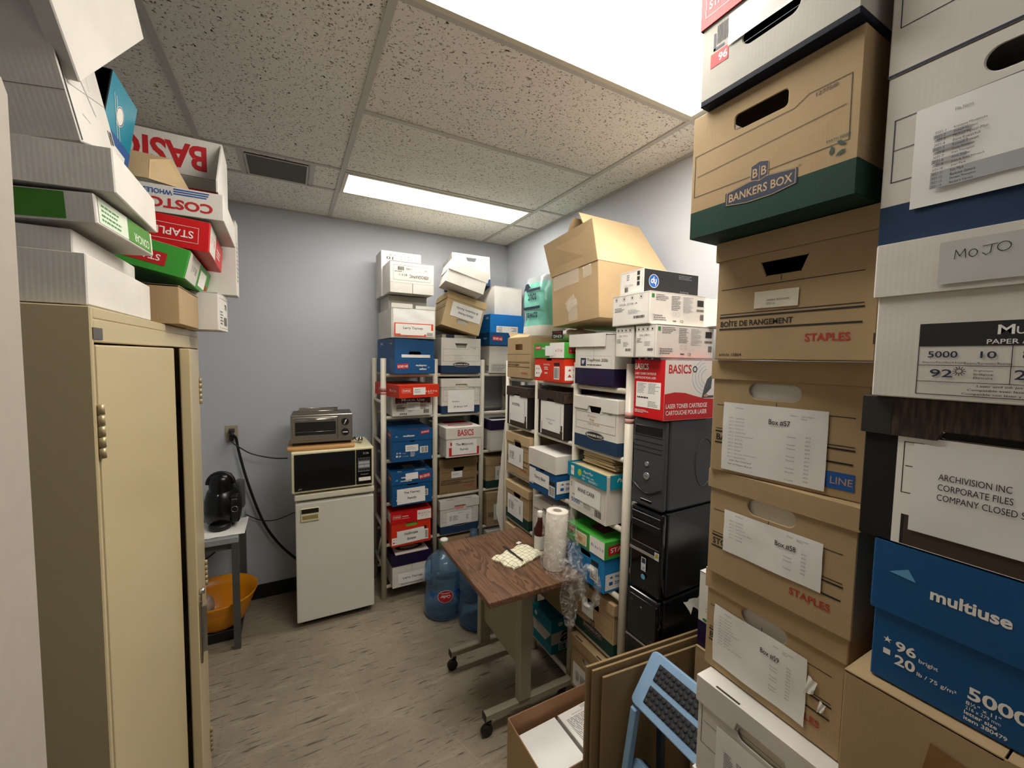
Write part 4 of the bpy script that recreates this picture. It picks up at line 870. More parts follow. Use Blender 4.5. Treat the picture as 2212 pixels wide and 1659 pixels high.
# fifth shelf and bottom
put('plain kraft storage box under the green-based box at the far end of the right rack', RS(1.24, 2.20, .4035, .30, .39, .26), 'kraft', lid='kraft_light', lidh=.055)
put('plain kraft storage box below the table height, middle of the right rack', RS(1.235, 1.835, .4035, .30, .39, .25), 'kraft')
r, F, FL = put('kraft box with green base and dark badge, fifth shelf beside the near post', RS(1.248, 1.465, .4035, .298, .39, .248), 'kraft', band='green_dark', bandh=.062, lid='kraft', lidh=.05, slot=(None, -.072, .085, .028, 'rr'))
dec(r, F['F'], [('l', [(.012, .085), (.012, .15), (.18, .15), (.2, .168), (.28, .168), (.28, .085)], .0012, 'brown', True), ('l', [(.016, .118), (.275, .118)], .001, 'brown')] + bar_logo(.075, .05)); sheet(r, F['F'], .066, .10, .085, .062, [('para', .02, .03, .06, .04, 1, 'lightgrey')])
r, F, FL = put('kraft storage box with a white oval handle hole on the floor-level shelf of right rack', RS(1.225, 1.452, .0985, .286, .39, .27, -90), 'kraft', lid='kraft', lidh=.05, slot=(None, -.085, .095, .034, 'pill'), fill=('white', .95))
sheet(r, F['F'], .02, .02, .24, .12, list_print(.24, .12, 'Box #49', rows=7, tu=.52, tv=.74)); dec(r, FL['T'], [('r', .03, .004, .085, .012, 'brown'), ('r', .19, .004, .25, .012, 'brown')])
r, F, FL = put('teal and white paper carton with a big letter a, floor level under the table', RS(1.245, 1.893, .0985, .2, .40, .2), 'white', lid='teal', lidh=.075, band='teal', bandh=.055, name='paper_carton', cat='carton')
dec(r, F['R'], [('t', 'a', .095, .09, .07, .062, 'black', .02, 0, .2), ('r', .05, .012, .105, .05, 'white'), ('r', .055, .016, .10, .046, 'teali'), ('para', .06, .02, .09, .042, 3, 'white')]); INK['teali'] = '#0b6f80'
dec(r, F['F'], [('o', [(.13, .055), (.19, .055), (.19, .125)], 'teali'), ('t', 'Item', .05, .11, .03, .008, 'black')])
dec(r, FL['F'], [('o', ell(.04, .04, .013, .013), 'white')]); dec(r, FL['R'], [('o', ell(.06, .045, .016, .012), 'white')])

# big open carton, towel pack, rice bag on top
t = thing('cardboard_box', 'big open cardboard box with flaps up and torn tape, atop the right rack', 'cardboard box', (1.44, 1.62, 1.919), (0, -4, -88))
W_, D_, H_ = .351, .46, .258
tray(W_, D_, H_, t=.005).build('body', [K('kraft'), K('kraft'), K('inside')], t, bevel=.002)
def flap(pts, th=.004, col='kraft'):
    m = MB(); P = [Vector(p) for p in pts]; n = (P[1] - P[0]).cross(P[-1] - P[0]).normalized() * th
    a = [m.bm.verts.new(p) for p in P]; b = [m.bm.verts.new(p + n) for p in P]
    m.bm.faces.new(a[::-1]); m.bm.faces.new(b)
    for i in range(len(P)): m.bm.faces.new([a[i], a[(i + 1) % len(P)], b[(i + 1) % len(P)], b[i]])
    return m.build('flap', K(col), t, weld=False)
X, Y = W_ / 2, D_ / 2
flap([(-X, -Y, H_), (X, -Y, H_), (X - .008, -Y - .02, H_ + .185), (-X - .012, -Y - .035, H_ + .165)])
flap([(X, Y, H_ + .001), (X, -Y, H_ + .001), (.015, -Y + .03, H_ + .275), (.015, Y - .02, H_ + .275)], col='kraft_light')
flap([(-X, -Y, H_ + .001), (-X, Y, H_ + .001), (-.02, Y - .03, H_ + .262), (-.02, -Y + .02, H_ + .262)])
f = faces(W_, D_, H_)
TAPE = mat('clear_tape', '#efe9dc', .15, var=0, alpha=.28, spec=.8)
def tape(F, u0, v0, W, H, rot=0, wav=.004):
    o = sheet(t, F, u0, v0, W, H, rot=rot, name='torn_tape', wav=wav, off=.001); o.data.materials[0] = TAPE
tape(f['F'], .02, .185, .20, .07, 2); tape(f['F'], .25, .20, .06, .052, 4); tape(f['F'], .135, .01, .07, .10, 3); tape(f['F'], .12, .07, .08, .055, 25, .008)
t = thing('towel_pack', 'mint green plastic-wrapped paper towel pack printed upside down, behind the big open box', 'paper towel pack', (1.50, 2.32, 1.8725), (0, 0, -88))
m = MB(); bm_ = m.bm; G = []
for j in range(21):
    v = j / 20; row = []
    for i in range(28):
        a = 2 * PI * i / 28; r_ = (.13 - .03 * max(0, v - .8) * 5 * (1 + .3 * math.sin(3 * a))) * (1 + .035 * math.sin(5 * a + 9 * v) + .03 * math.sin(14 * v))
        ca, sa = math.cos(a), math.sin(a); row.append(bm_.verts.new((r_ * 1.05 * math.copysign(abs(ca) ** .5, ca), r_ * .8 * math.copysign(abs(sa) ** .5, sa), .005 + .40 * v)))
    G.append(row)
for j in range(20):
    for i in range(28): f_ = bm_.faces.new([G[j][i], G[j][(i + 1) % 28], G[j + 1][(i + 1) % 28], G[j + 1][i]]); f_.smooth = True; f_.material_index = 1 if j < 4 else (2 if j >= 18 else 0)
bm_.faces.new(G[0][::-1]); bm_.faces.new(G[-1])
m.build('wrap', [mat('mint_plastic', '#7cc9b8', .25, var=.1, scale=20), mat('wrap_white', '#d9d6cb', .3, var=.06), mat('wrap_clear', '#cfd8d8', .15, alpha=.6, var=0)], t)
dec(t, Face((-.135, -.1135, 0), (1, 0, 0), (0, 0, 1)), [('o', [(.05, .31), (.13, .33), (.10, .36), (.07, .355)], 'navy'), ('t', 'tout', .15, .265, .10, .05, 'navy', .02, 180), ('r', .08, .305, .24, .322, 'navy'), ('t', 'towel', .15, .145, .13, .05, 'navy', .02, 180), ('r', .05, .19, .24, .207, 'navy')])
t = thing('rice_bag', 'small cream and brown food bag lying on the green lidded carton', 'food bag', (1.36, 1.80, 1.8305), (0, 0, -80))
m = MB(); m.bm.free(); m.bm = bmesh.new(); bmesh.ops.create_icosphere(m.bm, subdivisions=4, radius=1)
for v in m.bm.verts:
    p = v.co; v.co = Vector((p.x * .12 * (1 + .12 * math.sin(p.y * 5)), p.y * .10, (p.z * .037 + .0375) * (1 + .08 * math.sin(9 * p.x) * math.sin(7 * p.y))))
m.build('sack', mat('cream_sack', '#d7c6b4', .45, var=.1, scale=20), t, smooth=True)
dec(t, Face((-.1, -.103, .0), (1, 0, 0), (0, 0, 1)), [('r', .03, .02, .11, .062, 'black'), ('t', 'KING', .07, .033, .06, .016, 'white', .02, 180), ('t', 'Rice', .07, .052, .05, .01, 'red', .01, 180)])

# ================================================================ toner cartons, computer towers
def toner(label, P, name='toner_carton'):
    r, F, FL = put(label, P, 'white', name=name, cat='toner carton', closed=True); return r, F
def toner_prints(r, F, P, sw):
    w, d, h = P[1:]
    pic = lambda u, v, s: [('l', rect(u, v, u + s, v + s), .0008, 'black', True), ('r', u + s * .3, v + s * .25, u + s * .7, v + s * .75, 'black')]
    dec(r, F['F'], pic(w * .08, h * .8, h * .12) + pic(w * .3, h * .8, h * .12) + pic(w * .52, h * .8, h * .12) + pic(w * .75, h * .8, h * .12) + [('l', rect(.004, .004, w - .006, h - .005), .0007, 'grey', True), ('para', w * .08, h * .45, w * .35, h * .6, 3, 'grey'), ('para', w * .45, h * .35, w * .8, h * .5, 3, 'lightgrey'), ('bar', w * .6, h * .2, w * .88, h * .28, 'black'), ('t', '35A 278 A', w * .45, h * .68, w * .5, h * .06, 'grey')])
    dec(r, F['R'], [('r', .008, h * .80, .022, h * .92, 'green'), ('para', .03, h * .72, d * .32, h * .93, 4, 'grey'), ('para', d * .37, h * .45, d * .55, h * .92, 9, 'grey'), ('para', d * .58, h * .4, d * .78, h * .92, 12, 'lightgrey'), ('r', d * .84, h * .65, d * .96, h * .85, 'black'), ('bar', d * .83, h * .48, d * .97, h * .56, 'black'), ('bar', d * .9, h * .2, d * .97, h * .4, 'black'),
                    ('para', .02, h * .1, d * .3, h * .3, 3, 'grey'), ('l', rect(.014, h * .1, d * .08, h * .3), .0006, 'grey', True), ('l', ell(d * .42, h * .33, .008, .008), .0007, 'grey', True), ('l', ell(d * .49, h * .33, .008, .008), .0007, 'grey', True), ('t', 'CE', d * .56, h * .12, .018, .01, 'black'), ('para', d * .4, h * .08, d * .5, h * .16, 1, 'black')])
P = RS(1.205, 1.2645, 1.7555, .10, .30, .126); r, F = toner('narrow white toner carton on the red toner box, against the rack', P); toner_prints(r, F, P, 0)
P = RS(1.20, 1.145, 1.7555, .104, .33, .126); r, F = toner('white toner carton lying on the red toner box, right of the narrow one', P); toner_prints(r, F, P, 0)
P = RS(1.195, 1.222, 1.8835, .211, .303, .123, -92); r, F = toner('wide white toner carton bridging two smaller toner cartons', P); toner_prints(r, F, P, 0)
P = RS(1.49, 1.10, 1.8835, .10, .18, .115, -86); r, F, FL = put('white toner carton with a dark stripe behind the wide one', P, 'white', name='toner_carton', cat='toner carton', closed=True)
dec(r, F['R'], [('r', .03, .002, .06, .112, 'black'), ('t', 'hp', .045, .06, .016, .014, 'cyan')])
P = RS(1.21, 1.2335, 2.0085, .136, .30, .092, -92.5); r, F, FL = put('black-sided toner carton with a round blue logo on top of the toner stack', P, 'white', name='toner_carton', cat='toner carton', closed=True)
w, d, h = P[1:]
dec(r, F['R'], [('r', .002, .001, d - .002, h - .002, 'black'), ('o', ell(.052, h * .5, .026, .026, 32), 'white'), ('o', ell(.052, h * .5, .0245, .0245, 32), 'blue'), ('t', 'hp', .052, h * .5, .032, .034, 'white', .01, 180, .25), ('para', d * .62, h * .7, d * .95, h * .9, 3, 'grey'), ('para', d * .65, h * .06, d * .95, h * .2, 2, 'grey')])
dec(r, F['F'], [('l', rect(.005, .005, w - .007, h - .006), .0007, 'grey', True), ('t', 'HP 278A', .055, .035, .05, .008, 'lightgrey'), ('bar', .03, .01, .05, .03, 'black'), ('r', .1, .07, .115, .085, 'black'), ('r', .1, .05, .115, .065, 'black'), ('r', .1, .03, .115, .045, 'black'), ('para', .04, .055, .06, .08, 3, 'grey')])
P = RS(1.238, 1.15, 1.5155, .162, .27, .232, -93); r, F, FL = put('red and white toner box with a grey suit photo, on the computer tower', P, 'red', name='toner_carton', cat='toner carton', closed=True)
w, d, h = P[1:]
dec(r, F['F'], [('t', 'BASICS', w * .25, h * .88, .075, .025, 'white', .02), ('t', 'LASER TONER CARTRIDGE', w * .38, h * .76, .115, .009, 'white', .01), ('t', 'CARTOUCHE POUR LASER', w * .38, h * .69, .115, .009, 'white', .01), ('r', .014, h * .18, w - .016, h * .62, 'white'), ('para', .02, h * .42, w * .45, h * .6, 8, 'grey'), ('para', w * .5, h * .42, w * .88, h * .6, 8, 'grey'), ('para', .02, h * .32, w * .6, h * .38, 1, 'black'), ('para', w * .5, h * .2, w * .88, h * .3, 4, 'grey'), ('para', .01, h * .08, w * .6, h * .14, 3, 'white')])
wave = [(.002, .002), (d - .002, .002), (d - .002, h * .34), (d * .8, h * .35), (d * .6, h * .4), (d * .4, h * .455), (d * .2, h * .47), (.002, h * .44)]
INK.update(skin='#b98a70', suit='#4a4a52', shirt='#d8d4d0', swirl='#a9c6d6', toned='#dcd6cf')
arcs = [('l', [(d * .86 + q * math.cos(a) * 1.1, h * .72 + q * math.sin(a) * .9) for a in [PI * (.6 + .055 * k) for k in range(16)]], .003, 'swirl') for q in (.035, .05, .065, .08)]
dec(r, F['R'], [('r', .001, .001, d - .001, h - .001, 'toned')] + arcs + [('o', wave, 'red'), ('t', 'BASICS', d * .29, h * .85, d * .44, h * .15, 'red', .02), ('l', ell(d * .58, h * .85, .010, .010), .004, 'navy', True),
     ('o', [(d * .74, h * .36), (d * .99, h * .36), (d * .99, h * .74), (d * .93, h * .75), (d * .84, h * .68), (d * .79, h * .55)], 'suit'), ('o', [(d * .93, h * .5), (d * .99, h * .46), (d * .99, h * .78), (d * .95, h * .76)], 'shirt'), ('o', [(d * .95, h * .76), (d * .99, h * .78), (d * .99, h * .88), (d * .96, h * .86)], 'skin'), ('o', [(d * .80, h * .40), (d * .96, h * .55), (d * .99, h * .5), (d * .99, h * .40)], 'shirt'), ('o', ell(d * .83, h * .4, .012, .006), 'skin'),
     ('t', 'LASER TONER CARTRIDGE', d * .45, h * .24, d * .82, h * .075, 'white', .012), ('t', 'CARTOUCHE POUR LASER', d * .45, h * .13, d * .82, h * .075, 'white', .012)])
DGREY = mat('tower_grey', '#3a3c41', .45, var=.02); TB = mat('tower_black', '#0d0d0f', .3, var=.02); TBG = mat('tower_gloss', '#070708', .1, var=0)
def tower(label, P, kind):
    (x, y, z, rx, ry, rz), w, d, h = P
    t = thing('computer_tower', label, 'computer tower', (x, y, z), (rx, ry, rz))
    X, Y = w / 2, d / 2; body = DGREY if kind == 0 else TB
    m = MB(); m.box(-X, X, -Y + .03, Y, .008, h); m.build('case', body, t, bevel=.008, seg=3)
    fm = DGREY if kind == 0 else TBG
    m = MB(); m.box(-X + .002, X - .002, -Y, -Y + .0295, .004, h - .002); b = m.build('front_bezel', fm, t, bevel=.012, seg=4)
    for a in (-.05, .05):
        m = MB(); m.box(a - .02, a + .02, -.15, .18, 0, .009); m.build('foot', BLK, t)
    F = Face((-X, -Y, 0), (1, 0, 0), (0, 0, 1))
    if kind == 0:
        m = MB(); m.box(-X + .012, X - .012, -Y - .0015, -Y + .005, h * .82, h * .92); m.build('drive_bay', TB, t, bevel=.002)
        for v in (.80, .74, .68, .63):
            m = MB(); m.box(-X + .01, X - .01, -Y - .0008, -Y + .003, h * v, h * v + .0022); m.build('groove', TB, t)
        for v, r_ in ((.5, .009), (.365, .014)):
            m = MB(); m.tube([(0, -Y + .002, h * v), (0, -Y - .005, h * v)], r_, 20); m.build('power_button' if r_ < .01 else 'badge', mat('dull_silver', '#a6a7a5', .35, .6), t)
        dec(t, F, [('t', 'DELL', X, h * .365, .016, .005, 'navy', .02)], base=.0062)
        q = [(-X + .008 + (w - .016) * k / 14, -Y - .001, h * (.26 - .09 * math.sin(PI * k / 14))) for k in range(15)]
        m = MB(); m.tube(q, .005, 8); m.build('smile_trim', TB, t)
        m = MB(); m.box(-.03, .03, -Y - .001, -Y + .003, h * .065, h * .10); m.build('port_panel', TBG, t, bevel=.003)
        m = MB(); q = [(X + .0005, -Y + .24 + .055 * math.cos(2 * PI * k / 32), h * .5 + .1 * math.sin(2 * PI * k / 32)) for k in range(32)]; m.tube(q, .0028, 6, closed=True); m.build('side_emboss', DGREY, t)
    elif kind == 1:
        for v0, v1 in ((.86, .94), (.76, .84), (.52, .58)):
            m = MB(); m.box(-X + .01, X - .01, -Y - .003, -Y + .004, h * v0, h * v1); m.build('drive_bay', TB, t, bevel=.002)
        m = MB(); m.box(-X + .006, X - .02, -Y - .004, -Y + .003, h * .47, h * .50); m.build('trim_strip', mat('dull_silver', '#a6a7a5', .35, .6), t)
        dec(t, F, [('r', X - .012, h * .27, X + .012, h * .43, 'silver'), ('r', X - .009, h * .36, X + .009, h * .42, 'navy'), ('t', 'XP', X, h * .30, .014, .012, 'navy'), ('o', ell(X, h * .2, .011, .011), 'cyan'), ('r', w * .82, h * .47, w * .95, h * .56, 'silver'), ('o', [(w * .84, h * .49), (w * .93, h * .5), (w * .92, h * .55), (w * .85, h * .54)], 'gold')], base=.005)
        for k in range(3):
            m = MB(); m.tube([(-.02 + .02 * k, -Y + .002, h * .08), (-.02 + .02 * k, -Y - .002, h * .08)], .006, 12); m.build('port', BLK, t)
    else:
        m = MB(); m.box(-X + .004, X - .004, -Y - .005, -Y + .004, h * .44, h * .465); m.build('trim_strip', MATS['chrome'], t, bevel=.002)
        m = MB(); m.box(-X + .008, X - .008, -Y - .003, -Y + .004, h * .5, h * .94); m.build('drive_door', TBG, t, bevel=.008, seg=2)
        dec(t, F, [('t', 'LG', w * .2, h * .88, .012, .006, 'grey'), ('o', ell(w * .5, h * .85, .004, .003), 'lightgrey'), ('r', w * .56, h * .12, w * .72, h * .22, 'toned'), ('t', 'intel', w * .64, h * .17, .018, .008, 'maroon'), ('t', 'HD', w * .86, h * .55, .012, .006, 'grey')], base=.0045)
    return t
tower('dark grey computer tower with a curved front on top of the tower stack', RS(1.25, 1.163, 1.1505, .163, .42, .363, -89), 0)
tower('glossy black computer tower with disc drives, second from top of the tower stack', RS(1.25, 1.163, .799, .165, .42, .350, -88), 1)
tower('black computer tower with a chrome strip, third from top of the tower stack', RS(1.245, 1.163, .4225, .165, .42, .375, -88), 2)
tower('lowest black computer tower standing on the floor behind the cardboard sheets', RS(1.25, 1.163, 0, .168, .42, .42, -89), 1)
t = thing('plastic_wrap', 'scrap of clear plastic wrapping sticking out between the black computer towers', 'plastic scrap', (1.37, 1.062, .80))
m = MB(); G = [[m.bm.verts.new((.02 * i, -.004 - .012 * j - .006 * math.sin(i * 2 + j), -.02 + .02 * math.sin(i * 1.3) * j * .4 - .01 * j)) for i in range(9)] for j in range(4)]
for j in range(3):
    for i in range(8): m.bm.faces.new([G[j][i], G[j][i + 1], G[j + 1][i + 1], G[j + 1][i]])
m.build('film', TAPE, t, smooth=True)
# ================================================================ rolling table and what stands on it
def walnut():
    m = mat('walnut_laminate', '#4c3526', .4, var=0, spec=.45)
    nt = m.node_tree; b = nt.nodes['Principled BSDF']; N = nt.nodes.new; L = nt.links.new
    tc = N('ShaderNodeTexCoord'); mp = N('ShaderNodeMapping'); mp.inputs['Scale'].default_value = (9, 1.1, 9); mp.inputs['Rotation'].default_value = (0, 0, -.12); L(tc.outputs['Object'], mp.inputs['Vector'])
    n = N('ShaderNodeTexNoise'); n.inputs['Scale'].default_value = 1.5; n.inputs['Detail'].default_value = 3; n.inputs['Distortion'].default_value = .8; L(mp.outputs['Vector'], n.inputs['Vector'])
    ml = N('ShaderNodeMath'); ml.operation = 'MULTIPLY'; ml.inputs[1].default_value = 9; L(n.outputs['Fac'], ml.inputs[0]); fr = N('ShaderNodeMath'); fr.operation = 'FRACT'; L(ml.outputs[0], fr.inputs[0])
    n2 = N('ShaderNodeTexNoise'); n2.inputs['Scale'].default_value = 22; n2.inputs['Detail'].default_value = 4; L(mp.outputs['Vector'], n2.inputs['Vector'])
    ad = N('ShaderNodeMath'); ad.operation = 'MULTIPLY_ADD'; ad.inputs[1].default_value = .5; L(n2.outputs['Fac'], ad.inputs[0]); L(fr.outputs[0], ad.inputs[2])
    r = N('ShaderNodeValToRGB'); r.color_ramp.elements[0].position = .25; r.color_ramp.elements[1].position = 1.2 if False else 1.
    r.color_ramp.elements[0].color = lin('#46301f'); r.color_ramp.elements[1].color = lin('#6d4f3a'); L(ad.outputs[0], r.inputs['Fac']); L(r.outputs['Color'], b.inputs['Base Color'])
    return m
t = thing('rolling_table', 'small walnut-topped table on a beige metal frame with casters', 'table', (.965, 1.785, 0))
GB = mat('table_frame', '#8f8b78', .4, var=.02)
m = MB(); m.box(-.255, .234, -.31, .31, .702, .73); m.build('tabletop', walnut(), t, bevel=.005, seg=2)
for s, y in ((-1, -.170), (1, .285)):
    m = MB(); m.box(-.205, .28, y - .018, y + .018, .082, .115); foot = m.build('foot_bar', GB, t, bevel=.004)
    m = MB(); m.box(-.208, -.2045, y - .018, y + .018, .082, .115); m.build('end_cap', BLK, foot)
    m = MB(); m.box(-.033, .030, y - .024, y + .024, .115, .701); m.build('leg', GB, t, bevel=.004)
    m = MB(); m.box(-.19, .21, y - .018, y + .018, .676, .701); m.build('top_bracket', BLK, t)
    for x in (-.18, .24):
        m = MB(); m.tube([(x, y, .082), (x, y, .06)], .012, 10); c = m.build('caster', BLK, t)
        m = MB(); m.tube([(x - .012, y - .012, .029), (x - .012, y + .012, .029)], .0285, 20); m.build('wheel', BLK, c, bevel=.003)
m = MB(); m.box(-.012, .006, -.145, .26, .25, .68); m.build('modesty_panel', mat('panel_putty', '#8f8a70', .5, var=.02), t)
# checked cloth, knife, tag
def cloth_mat():
    m = mat('checked_cloth', '#d9d3b2', .95, var=0)
    nt = m.node_tree; b = nt.nodes['Principled BSDF']; N = nt.nodes.new; L = nt.links.new
    tc = N('ShaderNodeTexCoord'); br = N('ShaderNodeTexBrick'); br.offset = 0; br.inputs['Scale'].default_value = 1; br.inputs['Brick Width'].default_value = .026; br.inputs['Row Height'].default_value = .026
    br.inputs['Mortar Size'].default_value = .0012; br.inputs['Mortar Smooth'].default_value = .3; br.inputs['Color1'].default_value = lin('#ded9bd'); br.inputs['Color2'].default_value = lin('#e3dec6'); br.inputs['Mortar'].default_value = lin('#6f6a4c')
    L(tc.outputs['Object'], br.inputs['Vector']); L(br.outputs['Color'], b.inputs['Base Color']); return m
m = MB(); n = 24; top = []; bot = []
for j in range(n + 1):
    a, c = [], []
    for i in range(n + 1):
        x, y = -.115 + .23 * i / n, -.075 + .15 * j / n
        e = min(i, n - i, j, n - j) / n; z = .018 * min(1, e * 7 + .35) + .003 * math.sin(i * .8) * math.sin(j * .6 + 1)
        xx = x + .006 * math.sin(j * .5); a.append(m.bm.verts.new((xx, y + .004 * math.sin(i * .7), z + .002))); c.append(m.bm.verts.new((xx, y + .004 * math.sin(i * .7), .0005)))
    top.append(a); bot.append(c)
for j in range(n):
    for i in range(n): m.bm.faces.new([top[j][i], top[j][i + 1], top[j + 1][i + 1], top[j + 1][i]])
rim_t = top[0] + [r_[-1] for r_ in top[1:]] + top[-1][-2::-1] + [r_[0] for r_ in top[-2:0:-1]]; rim_b = bot[0] + [r_[-1] for r_ in bot[1:]] + bot[-1][-2::-1] + [r_[0] for r_ in bot[-2:0:-1]]
for k in range(len(rim_t)): m.bm.faces.new([rim_t[k], rim_b[k], rim_b[(k + 1) % len(rim_t)], rim_t[(k + 1) % len(rim_t)]])
m.bm.faces.new([v for v in rim_b])
for r_ in bot[1:-1]:
    for v in r_[1:-1]: m.bm.verts.remove(v)
o = m.build('checked_cloth', cloth_mat(), smooth=False, loc=(1.012, 1.765, .731), rot=(0, 0, .32)); tag(o, 'folded cream checked tea towel on the walnut table', 'tea towel')
t = thing('table_knife', 'dark metal table knife lying across the checked towel', 'knife', (.983, 1.765, .7545), (3, 0, 94))
m = MB(); m.prism([(-.085, -.006), (-.02, -.005), (.0, -.008), (.0, .006), (-.06, .006), (-.08, .002)], 'z', .0, .0018); m.build('blade', mat('dark_steel', '#5c564f', .35, .8), t)
m = MB(); m.prism([(.0, -.005), (.05, -.006), (.09, -.009), (.095, -.003), (.095, .004), (.09, .008), (.05, .006), (.0, .005)], 'z', -.001, .004); m.build('handle', mat('dark_steel2', '#4a4845', .35, .7), t, bevel=.001)
m = MB(); m.box(-.014, .014, -.01, .01, 0, .0012); o = m.build('bread_tag', mat('tag_white', '#e6e4de', .6, var=0), loc=(1.092, 1.905, .7308), rot=(0, 0, .4)); tag(o, 'tiny white plastic tag on the walnut table', 'tag')
t = thing('syrup_bottle', 'dark red syrup bottle with a white cap standing behind the paper roll', 'bottle', (1.142, 1.772, .7305))
m = MB(); m.lathe([(.026, 0), (.028, .01), (.028, .10), (.026, .13), (.013, .165), (.012, .185)], 20); m.build('glass', mat('dark_red_glass', '#3a0c06', .15, var=.2, scale=8), t)
m = MB(); m.lathe([(.014, .185), (.015, .19), (.015, .212), (.013, .216)], 18); m.build('cap', mat('cap_white', '#dcd9d2', .5), t)
m = MB(); m.lathe([(.0283, .02), (.0283, .09)], 20, cap=False); m.build('label', mat('label_white', '#cfccc4', .6), t)
t = thing('paper_towel_roll', 'white paper towel roll standing at the table edge inside a clear bag', 'paper towel roll', (1.118, 1.60, .731), (0, 2.5, 0))
m = MB(); m.lathe([(.021, .0), (.052, 0), (.0535, .004), (.0535, .276), (.052, .28), (.021, .28), (.021, .0)], 40, cap=False); m.build('paper', mat('towel_paper', '#e3ddd0', .95, bump=.15, bscale=200), t)
m = MB(); m.lathe([(.0185, .001), (.0205, .001), (.0205, .281), (.0185, .281), (.0185, .001)], 28, cap=False); m.build('core', mat('core_grey', '#8f8577', .8), t)
def bag():
    t = thing('clear_bag', 'crumpled clear plastic carrier bag around the paper roll, hanging off the table', 'plastic bag', (1.118, 1.60, .731))
    film = mat('clear_film', '#f0eee9', .12, var=0, alpha=.2, spec=.9)
    nt = film.node_tree; b = nt.nodes['Principled BSDF']; tc = nt.nodes.new('ShaderNodeTexCoord'); n = nt.nodes.new('ShaderNodeTexNoise'); n.inputs['Scale'].default_value = 26; n.inputs['Detail'].default_value = 4; n.inputs['Distortion'].default_value = 1.5
    nt.links.new(tc.outputs['Object'], n.inputs['Vector']); bp = nt.nodes.new('ShaderNodeBump'); bp.inputs['Strength'].default_value = 1; bp.inputs['Distance'].default_value = .02; nt.links.new(n.outputs['Fac'], bp.inputs['Height']); nt.links.new(bp.outputs['Normal'], b.inputs['Normal'])
    r2 = nt.nodes.new('ShaderNodeValToRGB'); r2.color_ramp.elements[0].position = .45; r2.color_ramp.elements[1].position = .7; r2.color_ramp.elements[0].color = (.06,) * 3 + (1,); r2.color_ramp.elements[1].color = (.42,) * 3 + (1,)
    nt.links.new(n.outputs['Fac'], r2.inputs['Fac']); nt.links.new(r2.outputs['Color'], b.inputs['Alpha'])
    rr = random.Random(3); m = MB(); G = []; NU, NV = 44, 30
    for j in range(NV + 1):
        v = j / NV; row = []
        for i in range(NU):
            a = 2 * PI * i / NU
            # the film hugs the roll at the top and slumps towards the table edge (towards +x, -y) lower down
            z = .283 - v * .27
            hug = .064 + .004 * math.sin(7 * a + 5 * v)
            out = max(0, math.cos(a + 1.35)) * (.01 + .088 * v) + .003 * v * v
            rad = hug + out + .006 * v * math.sin(11 * a + 17 * v) + .004 * v * math.sin(23 * a - 9 * v)
            row.append(m.bm.verts.new((rad * math.cos(a) + .012 * (1 - v), rad * math.sin(a), z)))
        G.append(row)
    for j in range(NV):
        for i in range(NU): m.bm.faces.new([G[j][i], G[j][(i + 1) % NU], G[j + 1][(i + 1) % NU], G[j + 1][i]]).smooth = True
    m.build('bag_body', film, t)
    # slack film over the table edge
    m = MB(); G = []
    for j in range(15):
        v = j / 14; row = []
        for i in range(31):
            u = i / 30
            x = -.06 + .135 * u + .012 * math.sin(8 * v + 3 * u); e = min(1, v / .4)
            y = -.088 - .052 * e - .02 * math.sin(PI * u) - .02 * max(0, v - .4) - .008 * (1 + math.sin(9 * u + 6 * v)) - .004 * (1 + math.sin(25 * u))
            z = .085 - .07 * e * e - max(0, v - .4) * (.27 + .10 * math.sin(5 * u + 1)) + .005 * math.sin(13 * u + 8 * v) + .012
            row.append(m.bm.verts.new((x, y, z)))
        G.append(row)
    for j in range(14):
        for i in range(30): m.bm.faces.new([G[j][i], G[j][i + 1], G[j + 1][i + 1], G[j + 1][i]]).smooth = True
    m.build('bag_skirt', film, t)
    for dx in (0, 1):
        m = MB(); c = (.045, -.205); q = [(c[0] + .022 * math.cos(a) + .008 * dx, c[1] - .03 * math.cos(a) - .008 * dx, .0 + .09 * math.sin(a) - .01 * dx) for a in [2 * PI * k / 26 for k in range(26)]]
        m.tube(q, .011, 8, closed=True)
        for v in m.bm.verts: v.co += Vector((.004 * math.sin(v.co.z * 160), .004 * math.sin(v.co.z * 130 + 1), 0))
        m.build('handle', film, t)
bag()

